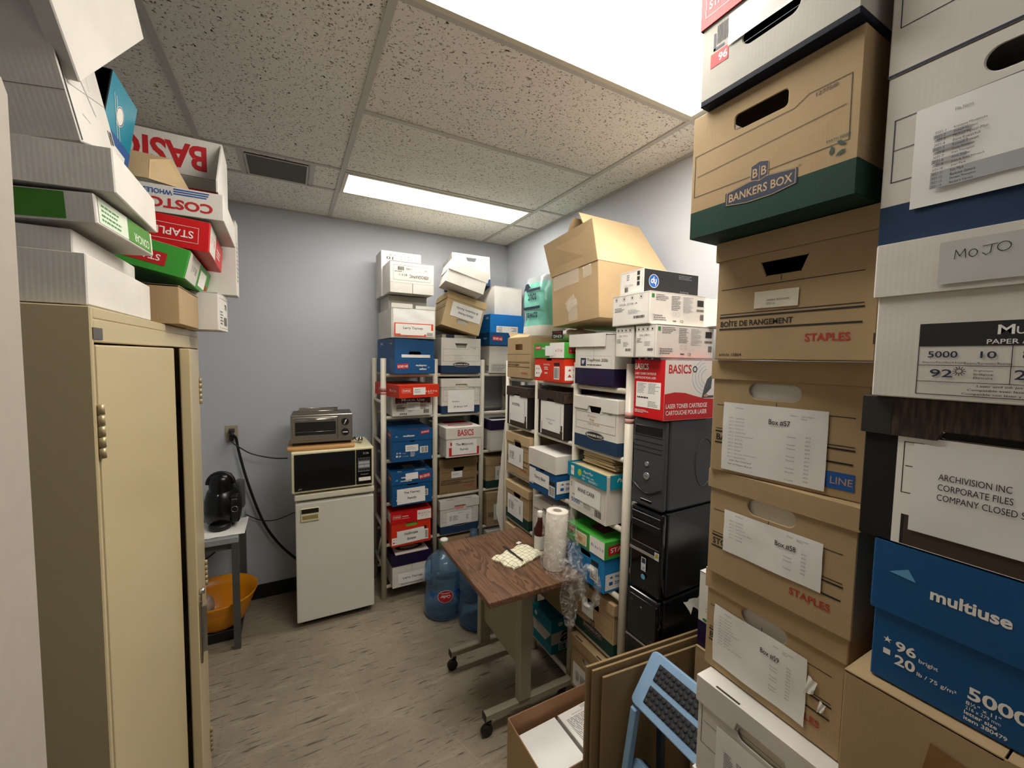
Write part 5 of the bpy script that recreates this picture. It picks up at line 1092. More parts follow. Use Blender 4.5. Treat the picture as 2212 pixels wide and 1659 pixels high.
# ================================================================ water jugs
JUG = mat('jug_blue', '#b4d6f2', .06, var=0, trans=.93, spec=.5)
def jug_material():
    nt = JUG.node_tree; b = nt.nodes['Principled BSDF']; b.inputs['IOR'].default_value = 1.2
jug_material()
def make_jug(label, loc, rz=0, cap=True, tagd=True):
    t = thing('water_jug', label, 'water jug', loc, (0, 0, rz), 'blue water jugs by the table')
    P = [(.10, 0), (.122, .006), (.131, .025), (.131, .075), (.126, .082), (.131, .09), (.131, .115), (.124, .125), (.124, .24), (.131, .25), (.131, .285), (.126, .292), (.131, .30), (.128, .335), (.112, .375), (.075, .408), (.045, .42), (.032, .432), (.0275, .445), (.0275, .485)]
    inn = [(max(r - .0025, .001), z + (.0025 if z < .01 else 0)) for r, z in reversed(P)]
    m = MB(); m.lathe(P + inn + [(.001, .0025)], 48, cap=False); m.bm.faces.new([v for v in m.bm.verts[:48]][::-1])
    m.build('bottle', JUG, t)
    if cap:
        m = MB(); m.lathe([(.031, .455), (.031, .492), (.029, .496)], 24); c = m.build('cap', mat('cap_green', '#1d7a44', .4, var=0), t); c['label'] = 'green cap with a white top'
        m = MB(); m.lathe([(.0285, .4962), (.026, .510), (.015, .514)], 24); m.build('cap_top', mat('cap_white', '#dcd9d2', .5), c)
    if tagd:
        # label wrapped on the barrel, printed upside down
        def wrap(name, pts, key, r_, par=t):
            V = []
            for u, v in pts: V.append((r_ * math.sin(u / r_), -r_ * math.cos(u / r_), v))
            me = bpy.data.meshes.new(name); me.from_pydata(V, [], [tuple(range(len(V)))]); me.materials.append(ink(key)); o = bpy.data.objects.new(name, me); C.objects.link(o); o.parent = par; return o
        def strip(name, pts, key, r_, n=10):
            u0 = min(p[0] for p in pts); u1 = max(p[0] for p in pts); m = MB()
            for k in range(n):
                a, b = u0 + (u1 - u0) * k / n, u0 + (u1 - u0) * (k + 1) / n
                def span(u):
                    ys = []
                    for i in range(len(pts)):
                        p, q = pts[i], pts[(i + 1) % len(pts)]
                        if (p[0] - u) * (q[0] - u) <= 0 and abs(p[0] - q[0]) > 1e-9: ys.append(p[1] + (q[1] - p[1]) * (u - p[0]) / (q[0] - p[0]))
                    return (min(ys), max(ys)) if ys else (pts[0][1], pts[0][1])
                e = 1e-5; y0, y1 = span(a + e); y2, y3 = span(b - e)
                f = lambda u, v: (r_ * math.sin(u / r_), -r_ * math.cos(u / r_), v)
                m.quad([f(a, y0), f(b, y2), f(b, y3), f(a, y1)])
            return m.build(name, ink(key), t)
        strip('label_oval', ell(0, .175, .052, .042, 40), 'white', .1268, 20); o = strip('label_oval', ell(0, .175, .050, .040, 40), 'jugred', .1272, 20)
        vs, fs, x0, x1, y0, y1 = text_geo('Cedar', .01, .15); sx = .066 / (x1 - x0); sy = .022 / (y1 - y0)
        V = []
        for x, y in vs:
            u = -((x - (x0 + x1) / 2) * sx); v = .174 - (y - (y0 + y1) / 2) * sy; V.append((.1277 * math.sin(u / .1277), -.1277 * math.cos(u / .1277), v))
        me = bpy.data.meshes.new('lettering'); me.from_pydata(V, [], fs); me.materials.append(ink('white')); q = bpy.data.objects.new('lettering', me); C.objects.link(q); q.parent = t
        strip('label_stripe', [(-.03, .196), (.03, .196), (.03, .199), (-.03, .199)], 'white', .1277)
        for s in (-1, 1): strip('label_peak', [(s * .055, .20), (s * .085, .155), (s * .095, .18), (s * .105, .16), (s * .12, .2)], 'blue', .127)
    return t
INK['jugred'] = '#a31420'
make_jug('blue water jug with a red oval label and green cap, left of the table', (.905, 2.60, 0), -14)
make_jug('blue water jug half hidden behind the table leg', (1.075, 2.395, 0), 60, cap=False, tagd=False)
make_jug('open-necked blue water jug behind the table, its neck showing above the tabletop', (1.165, 2.70, 0), 10, cap=False, tagd=False)

# ================================================================ near stack of storage boxes
def near(label, pose, w, d, h, *a, **k): return carton(label, pose, w, d, h, *a, **k)
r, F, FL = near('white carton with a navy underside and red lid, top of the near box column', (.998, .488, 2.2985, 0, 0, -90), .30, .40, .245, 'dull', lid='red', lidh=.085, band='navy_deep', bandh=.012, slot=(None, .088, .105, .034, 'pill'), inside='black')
dec(r, F['F'], [('l', [(.03, .135), (.03, .105), (.05, .105)], .005, 'navy'), ('bar', .035, .112, .06, .15, 'black'), ('r', .022, .07, .062, .098, 'red'), ('t', '96', .05, .084, .02, .016, 'white', .02), ('l', [(.07, .078), (.29, .078)], .0006, 'lightgrey')])
sheet(r, F['F'], .062, .092, .22, .06, wav=.002); dec(r, FL['F'], [('l', rect(.014, .02, .10, .062), .0012, 'white', True), ('t', 'STAPLES', .057, .041, .07, .018, 'white', .015)])
r, F, FL = near('big kraft storage box with green base and dark badge in the near column', (1.024, .505, 2.026, 0, 0, -89.5), .319, .40, .269, 'kraft', band='green_dark', bandh=.0585, slot=(None, .214, .103, .032, 'rr', .152))
dec(r, F['F'], [('l', [(.009, .092), (.009, .182), (.216, .186), (.240, .199), (.304, .199), (.305, .092)], .0013, 'brown', True), ('l', [(.016, .135), (.298, .152)], .0012, 'brown'), ('t', '12775®', .268, .192, .034, .007, 'brown', .01)] + bar_logo(.087, .061) +
    [('t', '®', .232, .078, .005, .005, 'navy')] + [('o', [(.29 + .013 * math.cos(a + q) , .083 + .013 * math.sin(a + q)) for q in (0, .9, 1.4)] + [(.29 + .007 * math.cos(a + q), .083 + .007 * math.sin(a + q)) for q in (1.2, .2)], 'darkgreen') for a in (0.3, 2.4, 4.5)] + [('t', 'EARTH SERIES', .29, .101, .035, .004, 'darkgreen', .02)])
dec(r, F['B'], [('l', rect(.03, .36, .075, .385), .0008, 'brown', True), ('t', 'CA', .053, .372, .025, .012, 'brown')])
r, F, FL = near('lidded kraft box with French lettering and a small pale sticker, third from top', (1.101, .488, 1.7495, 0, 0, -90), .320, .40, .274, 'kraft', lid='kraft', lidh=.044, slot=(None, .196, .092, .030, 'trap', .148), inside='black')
dec(r, F['F'], staples_kraft(.31) + [('r', .307, .03, .31, .05, 'brown')]); sheet(r, F['F'], .092, .112, .09, .036, [('t', 'Fontaine Automotive', .05, .017, .046, .005, 'grey'), ('t', '2001 to', .036, .009, .018, .005, 'grey')], rot=-1, col='cream', wav=.0006)
names57 = ['Cameron Grant', 'Ricardo Gagaro', 'David Jenkins', 'Dorothy Levi', 'Geoffrey Skinner', 'Constantin & Jessica Bowden', 'Glen Downing', 'Terence Pike', 'Morgana Gwinn', 'Leo Romero', 'Grace Langer - Tena and Daughters', 'Genevieve Morrison']
def near_list(W, H, title, names, tu, tv, ty, tw=.044, y1=.80, rows=None, th=None, size=.0036):
    it = [('t', title, tu, tv, tw, ty, 'black', .01), ('t', 'File Name', W * .18, H * .93, .017, .0032, 'grey'), ('t', 'Status', W * .71, H * .905, .012, .0034, 'grey'), ('t', 'Last return', W * .83, H * .905, .022, .0034, 'grey'), ('t', 'Filed', W * .80, H * .87, .010, .0034, 'grey')]
    n = len(names); dy = (rows or .6) * H / n
    for k, s in enumerate(names):
        y = H * y1 - k * dy
        it += [('t', '2021-%d' % (k + 1), W * .10, y, .0115, size * .8, 'grey'), ('t', s, W * .145 + len(s) * .00075, y, len(s) * .0015, size, 'grey')]
        if k % 3 != 1: it.append(('t', 'Deceased', W * .70, y - H * .16, .016, size * .9, 'grey'))
        it.append(('t', '20%d' % (15 + (k * 7) % 8), W * .845, y - H * .14, .009, size * .9, 'grey'))
    return it
r, F, FL = near('lidded kraft storage box with white oval handle hole and sheet titled 57', (1.135, .528, 1.4765, 0, 0, -82.5), .312, .40, .2715, 'kraft', lid='kraft', lidh=.046, slot=(None, .202, .104, .036, 'pill', .136), fill=('white', .92))
dec(r, F['F'], staples_kraft(.302, 'BASIC', None, .052)[:-1] + [('r', .215, .018, .286, .052, 'blue'), ('t', 'LINE', .265, .035, .036, .014, 'kraftink', .004)])
sheet(r, F['F'], .029, .008, .21, .163, near_list(.21, .163, 'Box #57', names57, .122, .128, .0125, .042, y1=.78, rows=.62) + [('t', 'Jules Paul Chatrand', .045, .026, .05, .005, 'black', 0, 0, .3), ('t', 'Sue of Margot Brandt', .045, .017, .055, .005, 'black', 0, 0, .3)], wav=.0022)
r, F, FL = near('lidded kraft storage box with cream oval handle hole and sheet titled 58', (1.13, .502, 1.212, 0, 0, -90), .318, .40, .2635, 'kraft', lid='kraft', lidh=.046, slot=(None, .198, .104, .036, 'pill', .148), fill=('cream', .92))
dec(r, F['F'], staples_kraft(.308, 'STORAGE', None, .085)); sheet(r, F['F'], .042, .07, .212, .102, near_list(.212, .102, 'Box #58', names57[2:8], .142, .068, .0125, .042, y1=.78, rows=.48), wav=.002)
r, F, FL = near('lidded kraft storage box with worn sheet titled 59 and torn paper bits', (1.145, .506, .953, 0, 0, -91.5), .317, .40, .2565, 'kraft', lid='kraft', lidh=.05, slot=(None, .185, .104, .036, 'pill', .146), fill=('white', .92))
dec(r, F['F'], staples_kraft(.307, 'BASIC', None, .055)); sheet(r, F['F'], .025, .022, .218, .15, near_list(.218, .15, 'Box #59', names57[1:11], .142, .108, .0125, .042, y1=.84, rows=.5), wav=.0035)
for u, v, s in ((.25, .118, .022), (.272, .088, .014)):
    sheet(r, F['F'], 0, 0, 0, 0, corners=[(u - s * .5, v - s), (u + s * .3, v - s * .6), (u + s * .6, v + s * .7), (u - s * .2, v + s)], name='paper_scrap', wav=.003)
r, F, FL = near('dented lidded white storage box with a list sheet, below the box titled 59', (1.10, .485, .7005, 0, 0, -90), .322, .40, .2495, 'white', lid='white', lidh=.066, notch=(.115, .022), slot=(None, -.06, .105, .032, 'pill'), fill=('cream', .8))
dec(r, F['F'], bankers(.312, .05, 'navy', '703', logo=None, tops=.185, n2=.185)); sheet(r, F['F'], .055, .0, .22, .16, list_print(.22, .16, 'Box #60', rows=12, tu=.6, tv=.86), wav=.002)
dec(r, FL['T'], [('r', .05, .004, .11, .010, 'brown')])
r, F, FL = near('white storage box low in the near column, beside the blue step stool', (1.10, .49, .468, 0, 0, -90), .315, .40, .2315, 'white', lid='white', lidh=.06)
near('kraft storage box second from the floor in the near column', (1.10, .49, .2345, 0, 0, -90), .315, .40, .2325, 'kraft', lid='kraft', lidh=.05)
near('kraft storage box on the floor under the near column', (1.10, .49, 0, 0, 0, -90), .318, .40, .2335, 'kraft', lid='kraft', lidh=.05)

# nearest column at the right edge
r, F, FL = near('white storage box cut by the top edge, top of the right edge column', (1.05, .163, 2.199, 0, 0, -90), .315, .40, .262, 'white', slot=(None, -.055, .1, .034, 'pill'))
dec(r, F['F'], bankers(.315, .04, 'navy', '703', logo=None) + [('r', 0, 0, .315, .004, 'navy')])
r, F, FL = near('white storage box with blue base and a long printed name list, right edge column', (1.05, .163, 1.9355, 0, 0, -90), .312, .40, .2625, 'white', band='navy', bandh=.0615, slot=(None, .226, .10, .034, 'pill', .156), inside='kraft_dark')
dec(r, F['F'], [('l', [(.012, .098), (.012, .1935), (.2, .197), (.22, .21), (.30, .21), (.30, .098)], .0013, 'navy', True), ('l', [(.012, .147), (.29, .15)], .0011, 'navy'), ('o', [(.105, .05), (.2, .05), (.2, .078), (.155, .082), (.105, .072)], 'black'), ('l', [(.105, .05), (.2, .05)], .001, 'white')])
nm = ['Krystyna Mlodzinska', 'Joseph Leblanc', 'Michael Painter-Main', 'Elaine Kowalchuk', 'Kenneth Stewart', 'Emma Thompson', 'Evan Thompson', 'Anne Snyder', 'John & Anna Nimtech', 'Joan Park', 'Ken Mark', 'Radomir Simeric', 'Doreen Thompson', 'Barbara Varney']
its = [('t', 'File Name', .052, .128, .018, .0042, 'grey')]
for k, s in enumerate(nm):
    y = .103 - k * .0060
    if k in (1, 4, 7, 10, 11, 12, 13): its.append(('r', .022, y - .003, .16 if k > 9 else .058, y + .003, 'lightgrey'))
    its += [('t', '2021-%d' % (k + 1), .029, y, .0115, .0036, 'black'), ('t', s, .043 + len(s) * .00085, y, len(s) * .0017, .0040, 'black')]
sheet(r, F['F'], .038, .048, .19, .146, its, wav=.0022)
r, F, FL = near('lidded white paper carton with a grey sticker and black print panel, right edge column', (1.035, .168, 1.6935, 0, 0, -90), .292, .40, .241, 'white', lid='white', lidh=.083, name='paper_carton', cat='carton')
s_ = sheet(r, FL['F'], .075, .010, .12, .06, [('l', [(.016, .034), (.017, .046), (.021, .037), (.026, .046), (.027, .034)], .0009, 'black'), ('l', ell(.034, .039, .004, .005, 14), .0009, 'black', True), ('l', [(.043, .046), (.056, .047)], .0009, 'black'), ('l', [(.051, .046), (.05, .036), (.046, .034), (.043, .037)], .0009, 'black'), ('l', ell(.062, .042, .006, .006, 14), .0009, 'black', True)], col='grey_label', wav=.0004)
dec(r, F['F'], [('l', rect(.054, .008, .24, .112), .001, 'black', True), ('r', .054, .079, .24, .112, 'black'), ('t', 'M', .139, .1005, .015, .013, 'white', .015), ('t', 'ULTIPURPOSE', .188, .099, .08, .010, 'white', .012), ('t', 'PAPER / PAPIER / PAPEL', .175, .0845, .105, .0065, 'white', .008), ('l', [(.054, .051), (.24, .051)], .0008, 'black'), ('l', [(.146, .027), (.146, .079)], .0008, 'black'), ('l', [(.054, .027), (.24, .027)], .0008, 'black'),
     ('t', '5000', .080, .067, .031, .0095, 'navy', .01), ('t', '10', .125, .0665, .015, .0095, 'navy', .01), ('t', 'Sheets/Feuilles/Hojas', .081, .055, .044, .0036, 'black'), ('t', 'Reams/Ramettes/Resmas', .125, .0545, .044, .0036, 'black'), ('t', '92', .080, .0395, .024, .0115, 'navy', .01), ('t', '8½" x 11"', .185, .067, .06, .013, 'navy', .01), ('t', '20 lb', .172, .04, .045, .013, 'navy', .01)] +
    [('l', [(.0985 + .004 * math.cos(a), .043 + .004 * math.sin(a)), (.0985 + .0065 * math.cos(a), .043 + .0065 * math.sin(a))], .0008, 'black') for a in [PI * k / 6 for k in range(12)]] + [('l', ell(.0985, .043, .0032, .0032, 16), .0008, 'black', True)] +
    [('t', s, .122, .044 - .0048 * k, .018, .0034, 'black') for k, s in enumerate(('Brightness', 'Brillance', 'Blancura'))] + [('t', 'Laser and ink jet compatible', .152, .0225, .07, .0038, 'black', .01), ('t', "Compatible avec laser et jet d'encre", .152, .0168, .088, .0038, 'black', .01), ('t', 'Compatible con láser y inyección de tinta', .152, .0112, .098, .0038, 'black', .01)])
r, F, FL = near('black woodgrain storage box with a three-line typed sheet, right edge column', (1.055, .166, 1.4565, 0, 0, -90), .320, .40, .236, 'black_board', lid='woodgrain', lidh=.062, notch=(.13, .014), slot=(None, -.066, .12, .026, 'trap'), fill=('cream', .95))
dec(r, FL['F'], [('r', 0.001, .001, .040, .061, 'blackish')]); INK['blackish'] = '#1d1d1c'
dec(r, F['F'], [('r', .0435, .001, .30, .176, 'white'), ('r', .058, .002, .30, .05, 'woodink'), ('r', .054, .002, .058, .05, 'black'), ('l', [(.075, .166), (.052, .166), (.052, .085), (.066, .085)], .0013, 'brown'), ('l', [(.055, .128), (.066, .128)], .0012, 'brown')])
sheet(r, F['F'], .064, .028, .21, .138, [('t', 'ARCHIVISION INC', .066, .0925, .072, .0095, 'black'), ('t', 'CORPORATE FILES', .067, .077, .074, .0095, 'black'), ('t', 'COMPANY CLOSED SEPT', .080, .0615, .10, .0095, 'black')], wav=.0014)
r, F, FL = near('blue paper carton with large white lettering, right edge column', (1.06, .152, 1.2185, 0, 0, -90), .292, .40, .236, 'blue', lid='blue', lidh=.118, name='paper_carton', cat='carton')
dec(r, FL['F'], [('o', [(.022, .070), (.045, .083), (.055, .066)], 'cyan'), ('t', 'multiuse', .113, .058, .082, .0185, 'white', .03)])
dec(r, F['F'], [('t', '★', .02, .072, .011, .011, 'white', .01), ('t', '■', .02, .051, .009, .009, 'white'), ('t', '96', .043, .068, .025, .017, 'white', .025), ('t', '20', .043, .045, .025, .017, 'white', .025), ('t', 'bright', .070, .060, .022, .008, 'white', .01), ('t', 'lb / 75 g/m²', .080, .038, .044, .008, 'white', .01), ('t', '5000', .142, .050, .058, .019, 'white', .025), ('t', 'sheets', .188, .046, .024, .007, 'white', .01), ('t', '8½" x 11"', .129, .034, .034, .006, 'white', .01), ('t', '216 x 279 mm', .129, .0265, .034, .005, 'white'), ('t', 'letter size', .127, .019, .032, .006, 'white', .015), ('t', 'item 380479', .132, .0105, .042, .006, 'white', .015)])
r, F, FL = near('plain kraft moving carton with old tape marks, under the blue carton at the right edge', (1.05, .136, .612, 0, 0, -90), .365, .42, .604, 'kraft', name='moving_carton', cat='carton', closed=True)
o = sheet(r, F['F'], .10, .40, .10, .16, name='tape_patch', rot=-8); o.data.materials[0] = mat('tape_brown', '#8a6238', .35, var=.12, scale=30)
o = sheet(r, F['F'], .20, .30, .13, .06, name='tape_patch', rot=-12); o.data.materials[0] = MATS['tape_brown']
near('kraft moving carton on the floor at the right edge', (1.05, .136, 0, 0, 0, -90), .365, .42, .61, 'kraft', name='moving_carton', cat='carton', closed=True)
# carton glimpsed between the column and the towers
r, F, FL = carton('white paper carton with a purple base glimpsed behind the near box column', (1.53, .845, .661, 0, 0, -90), .275, .34, .29, 'white', band='purple', bandh=.10, name='paper_carton', cat='carton', closed=True)
dec(r, F['F'], [('para', .03, .14, .08, .16, 2, 'lightgrey'), ('o', ell(.03, .11, .01, .006), 'green')])
carton('kraft moving carton on the floor behind the near box column', (1.53, .84, 0, 0, 0, -90), .28, .36, .66, 'kraft', name='moving_carton', cat='carton', closed=True)

# ================================================================ open carton of papers, cardboard sheets, step stool
r, F, FL = carton('open kraft carton full of printed papers at the bottom of the view', (.935, 1.20, 0, 0, 0, 0), .41, .275, .335, 'kraft', inside='inside_dark', name='open_carton', cat='carton')
t = thing('paper_stack', 'tall stack of printed pages in the open carton, right of the blank pile', 'papers', (1.037, 1.195, .006), (0, 0, 2))
m = MB(); m.box(-.085, .085, -.115, .115, 0, .27); m.build('pages', mat('paper_block', '#d5d3cd', .8, var=.05, scale=200, stretch=(.02, .02, 6)), t)
f = Face((-.085, -.115, .27), (1, 0, 0), (0, 1, 0))
dec(t, Face((-.085, -.115, .2705), (1, 0, 0), (0, 1, 0)), [('r', .002, .002, .168, .228, 'white'), ('t', 'Statement of Account', .085, .205, .06, .005, 'black'), ('para', .018, .06, .155, .195, 22, 'grey'), ('para', .02, .02, .06, .05, 4, 'grey'), ('l', rect(.012, .012, .12, .054), .0008, 'grey', True), ('para', .11, .21, .15, .225, 3, 'grey')], base=.0008)
t = thing('paper_stack', 'stack of blank white pages in the open carton, left of the printed pages', 'papers', (.842, 1.195, .006), (0, 0, 1.5))
m = MB(); m.box(-.098, .098, -.115, .115, 0, .262); m.build('pages', MATS['paper_block'], t)
m = MB(); m.box(-.098, .098, -.115, .115, .2622, .2634); m.build('top_sheet', K('paper'), t)
for k, (x0, x1, hh, yy, lab) in enumerate(((.872, 1.47, .70, 1.044, 'rear flattened cardboard sheet standing behind the blue stool'), (.886, 1.455, .692, 1.028, 'middle flattened cardboard sheet standing behind the blue stool'), (.915, 1.45, .672, 1.008, 'front flattened cardboard sheet standing behind the blue stool'))):
    m = MB(); m.prism([(x0, 0), (x1, 0), (x1, hh - .05), (x0, hh)], 'y', -.0045, .0045)
    o = m.build('cardboard_sheet', K('kraft_dark'), bevel=.001, loc=(0, yy, 0)); tag(o, lab, 'cardboard sheet', 'flattened cardboard sheets')
    if k == 2: dec(o, Face((x0, -.0046, 0), (1, 0, 0), (0, 0, 1)), [('r', .18, .58, .187, .605, 'brown'), ('r', .30, .56, .36, .563, 'brown'), ('r', .34, .595, .37, .598, 'brown')])
STB = mat('stool_blue', '#7d9dbd', .5, var=.03); PAD = mat('rubber_pad', '#23252a', .7, var=.05)
def stool():
    t = thing('step_stool', 'light blue folding step stool with black rubber treads, tilted against the boxes', 'step stool', (1.08, .832, 0))
    def tread(nm, c, wx, wy, tilt, pads=True):
        d = bpy.data.objects.new(nm, None); C.objects.link(d); d.parent = t; d.location = c; d.rotation_euler = (0, math.radians(tilt), 0)
        m = MB(); q = []
        for cx, cy, a0 in ((wx - .02, wy - .02, 0), (-wx + .02, wy - .02, 90), (-wx + .02, -wy + .02, 180), (wx - .02, -wy + .02, 270)):
            q += [(cx + .02 * math.cos(math.radians(a0 + 18 * k)), cy + .02 * math.sin(math.radians(a0 + 18 * k))) for k in range(6)]
        m.prism(q, 'z', -.014, .012); m.build('tread_frame', STB, d, bevel=.004, seg=2)
        for s in (-1, 1):
            m = MB(); cx = s * wx * .40; hx = wx * .31; hy = wy - .045
            m.box(cx - hx, cx + hx, -hy, hy, .011, .0145)
            m.build('rubber_pad', PAD, d, bevel=.004)
            m = MB(); nx, ny = 3, 13
            for i in range(nx):
                for j in range(ny):
                    m.lathe([(.0075, .0145), (.0068, .0168), (.003, .0175)], 10, cx=cx - hx + hx * 2 * (i + .5) / nx, cy=-hy + 2 * hy * (j + .5) / ny)
            m.build('dot_pattern', PAD, d, weld=False)
    tread('upper_tread', (0, -.015, .638), .092, .165, -54)
    tread('lower_tread', (-.075, -.02, .31), .07, .155, -60)
    for y in (.13, -.155):
        m = MB(); m.prism([(-.068, .556), (-.040, .562), (-.125, 0), (-.155, 0)], 'y', y - .012, y + .012); m.build('front_leg', STB, t, bevel=.003)
        m = MB(); m.prism([(.055, .60), (.08, .60), (.105, 0), (.082, 0)], 'y', y - .012, y + .012); m.build('rear_leg', mat('stool_dark', '#2c3d52', .5), t, bevel=.003)
    m = MB(); m.tube([(-.005, -.155, .33), (-.005, .13, .33)], .009); m.build('crossbar', MATS['stool_dark'], t)
stool()

# ================================================================ piles on the storage cabinet
def Q(label, p, w, d, h, e, *a, **k): return carton(label, (*p, *e), w, d, h, *a, **k)
# front pile
r, F, FL = Q('white lidded carton upside down at the front of the cabinet top, lowest of its pile', (-.458, 1.155, 1.8235), .31, .39, .128, (0, 0, 1), 'white', lid='white', lidh=.086, inset=.022, flip=True, name='paper_carton', cat='carton')
dec(r, F['L'], [('r', .05, .09, .054, .14, 'white'), ('r', .07, .09, .074, .14, 'white')])
t = thing('carton_lid', 'white carton lid with a green printed side, upside down in the front cabinet pile', 'lid', (-.424, 1.115, 1.957), (0, -3, -3.5))
tray(.29, .262, .05).build('lid_shell', [K('white'), K('white'), K('dull')], t, bevel=.0018)
f = faces(.29, .262, .05); dec(t, f['F'], [('r', 0.004, .004, .252, .048, 'leaf')]); INK['leaf'] = '#3c7d18'
dec(t, f['R'], [('r', .01, .004, .255, .048, 'paleg'), ('r', .13, .004, .25, .048, 'leaf'), ('t', 'CONCAR', .20, .018, .08, .017, 'paleg', .01, 180), ('para', .02, .008, .11, .04, 4, 'green')]); INK['paleg'] = '#cdd8c4'
t = thing('carton_lid', 'crumpled plain white carton lid in the front cabinet pile', 'lid', (-.409, 1.112, 2.016), (0, -2, 1))
m = tray(.29, .275, .078)
for v in m.bm.verts: v.co += Vector((0, 0, .010 * math.sin(v.co.x * 17 + 1) if v.co.z > .04 else 0))
m.build('lid_shell', [K('white'), K('white'), K('dull')], t, bevel=.0018)
r, F, FL = Q('white carton leaning outward with a half-moon handle slot, on the crumpled lid', (-.468, 1.12, 2.122), .30, .27, .34, (17, -8, 2.5), 'white', name='paper_carton', cat='carton', closed=True)
dec(r, F['F'], [('o', [(.06 + .05 * math.cos(a), .078 + .018 * math.sin(a)) for a in [PI * k / 12 for k in range(13)]], 'black'), ('l', [(.002, .075), (.298, .075)], .0012, 'grey')])
dec(r, F['R'], [('l', [(.004, .09), (.26, .09)], .0012, 'lightgrey'), ('r', .003, .004, .010, .14, 'black'), ('t', '10', .245, .03, .028, .028, 'black', .02), ('l', [(.06, .05), (.10, .04)], .001, 'grey'), ('l', [(.10, .13), (.16, .06)], .003, 'lightgrey'), ('l', [(.16, .10), (.18, .2)], .0015, 'grey')])
# large flat white carton on edge above it
t = thing('flat_carton', 'flat white carton standing on its corner at the top of the cabinet pile', 'carton', (-.298, 1.095, 2.305), (46, 4, -7))
m = MB(); m.box(-.014, .014, -.15, .152, 0.002, .36); m.build('panel', K('white'), t, bevel=.002)
m = MB(); m.box(-.0145, -.0005, -.151, .153, .12, .30); m.build('inner_flap', K('dull'), t)
# rear pile
r, F, FL = Q('small plain kraft carton on the rear of the cabinet top', (-.408, 1.535, 1.8215), .30, .255, .103, (0, 0, 0), 'kraft', name='small_carton', cat='carton', closed=True)
r, F, FL = Q('white carton standing upright between the front and rear cabinet piles', (-.640, 1.365, 1.8215), .30, .03, .20, (0, 0, 0), 'white', name='thin_carton', cat='carton', closed=True)
t = thing('carton_lid', 'green carton lid upside down and tilted on the small kraft carton', 'lid', (-.394, 1.605, 1.9765), (0, 13, 1.5))
tray(.29, .40, .078).build('lid_shell', [K('green'), K('green'), K('dull')], t, bevel=.0018)
f = faces(.29, .40, .078)
dec(t, f['F'], [('r', .145, .018, .245, .052, 'red'), ('t', 'STAPLES', .19, .036, .085, .017, 'white', .012, 180)])
dec(t, f['R'], [('r', .005, .003, .17, .075, 'dullw2'), ('t', '8½ x 11', .1, .04, .08, .02, 'black', .01, 180), ('r', .2, .012, .32, .06, 'white'), ('r', .33, .012, .37, .03, 'red')]); INK['dullw2'] = '#cfccc0'
t = thing('carton_lid', 'red carton lid upside down above the green lid on the cabinet', 'lid', (-.345, 1.60, 2.036), (0, 4, 2))
tray(.29, .34, .082).build('lid_shell', [K('red'), K('red'), K('dull')], t, bevel=.0018)
f = faces(.29, .34, .082)
dec(t, f['F'], [('l', rect(.145, .018, .265, .06), .001, 'white', True), ('t', 'STAPLES', .205, .039, .098, .02, 'white', .012, 180), ('t', 'copies', .07, .039, .085, .018, 'white', .02, 180), ('t', 'reliable', .09, .063, .05, .006, 'white', 0, 180)])
dec(t, f['R'], [('r', .008, .004, .14, .079, 'dullw2'), ('t', '8½ x 11', .075, .045, .08, .024, 'red', .01, 180), ('para', .17, .02, .3, .05, 3, 'white')])
t = thing('carton_lid', 'white warehouse-club carton lid upside down, above the red lid on the cabinet', 'lid', (-.310, 1.60, 2.117), (0, 0, 1))
tray(.30, .34, .072).build('lid_shell', [K('white'), K('white'), K('dull')], t, bevel=.0018)
f = faces(.30, .34, .072)
dec(t, f['F'], [('t', 'COSTCO', .19, .026, .17, .026, 'red', .03, 180), ('t', 'WHOLESALE', .145, .054, .085, .013, 'blue', .02, 180), ('r', .19, .052, .262, .055, 'blue'), ('r', .19, .058, .266, .061, 'blue'), ('r', .19, .064, .268, .067, 'blue')])
r, F, FL = Q('white and red office-paper carton lying open on its side atop the rear cabinet pile', (-.325, 1.60, 2.194), .30, .36, .20, (0, 0, 2), 'white', name='paper_carton', cat='carton', inside='kraft_light')
for c in list(r.children): bpy.data.objects.remove(c)
m = MB(); m.box(-.15, .15, -.03, .16, 0, .004); m.box(-.15, .15, -.004, .0, .088, .2); m.prism([(-.175, 0), (.156, 0), (.156, .2), (0, .2), (-.175, .03)], 'x', .146, .15); m.box(-.15, .15, .156, .16, 0, .2); m.prism([(-.175, 0), (.156, 0), (.156, .2), (0, .2), (-.175, .03)], 'x', -.15, -.146)
m.build('body', [K('white')], r, weld=False)
dec(r, Face((-.15, -.004, 0), (1, 0, 0), (0, 0, 1)), [('t', 'BASIC', .155, .143, .21, .075, 'red', .03, 180)])
m = MB(); m.box(.05, .146, -.01, -.006, .004, .05); m.build('flap', K('red'), r)
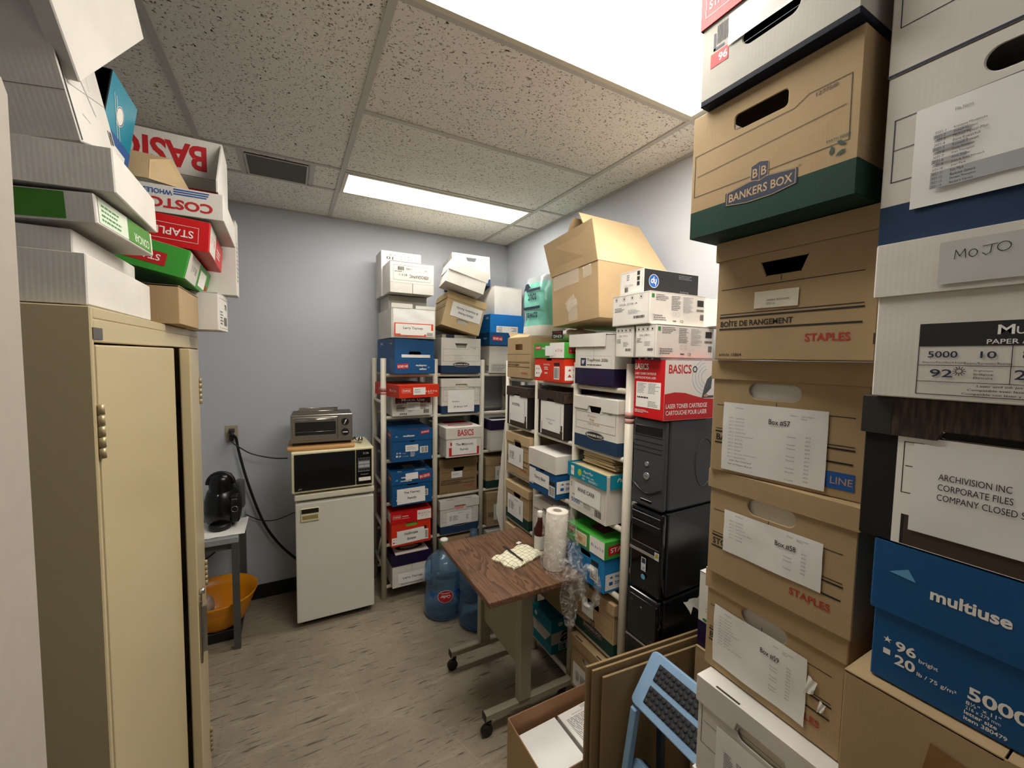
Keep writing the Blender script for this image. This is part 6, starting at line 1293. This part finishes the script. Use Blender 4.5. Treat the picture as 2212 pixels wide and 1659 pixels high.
for pts in ([(-.14, -.16, .004), (.0, -.17, .004), (.0, -.15, .06), (-.14, -.14, .06)], [(-.10, -.09, .06), (.03, -.09, .06), (.035, -.07, .10), (-.10, -.07, .105)], [(.0, -.168, .004), (.08, -.12, .004), (.035, -.07, .10), (.0, -.15, .06)]):
    m = MB(); P = [Vector(p) for p in pts]; n_ = (P[1] - P[0]).cross(P[3] - P[0]).normalized() * .003
    a = [m.bm.verts.new(p) for p in P]; b = [m.bm.verts.new(p + n_) for p in P]; m.bm.faces.new(a[::-1]); m.bm.faces.new(b)
    for i in range(4): m.bm.faces.new([a[i], a[(i + 1) % 4], b[(i + 1) % 4], b[i]])
    m.build('flap', K('kraft_light'), r, weld=False)
r = thing('paper_carton', 'teal and blue paper carton tipped open between the two cabinet piles', 'carton', (-.487, 1.345, 2.165), (-14, 3, -8))
m = tray(.25, .235, .12)
for v in m.bm.verts: v.co = Vector((v.co.x, .06 - v.co.z, v.co.y + .1175))
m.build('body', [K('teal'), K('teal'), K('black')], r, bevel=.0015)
F = faces(.25, .12, .235)
dec(r, F['R'], [('r', .001, .001, .119, .10, 'stap2'), ('o', ell(.055, .155, .017, .025), 'white'), ('l', ell(.055, .155, .015, .022), .002, 'navy', True), ('l', [(.02, .19), (.06, .10)], .0015, 'white'), ('l', [(.03, .19), (.07, .10)], .0015, 'white'), ('r', .04, .015, .10, .075, 'white'), ('r', .05, .0, .09, .012, 'red')]); INK['stap2'] = '#2b5590'
r, F, FL = Q('white printed carton at the back corner of the cabinet top, below the lids', (-.352, 1.765, 1.8215), .30, .16, .125, (0, 0, -3), 'white', name='small_carton', cat='carton', closed=True)
dec(r, F['R'], [('l', rect(.02, .01, .15, .11), .0008, 'black', True), ('para', .03, .02, .08, .07, 5, 'grey'), ('bar', .09, .02, .14, .05, 'black'), ('t', '70', .12, .085, .03, .02, 'black', .01)])
r, F, FL = Q('white printed carton behind the warehouse-club lid at the back of the cabinet pile', (-.315, 1.85, 1.955), .30, .07, .27, (0, 0, 0), 'white', name='small_carton', cat='carton', closed=True)
dec(r, F['R'], [('para', .01, .05, .06, .2, 10, 'grey')])
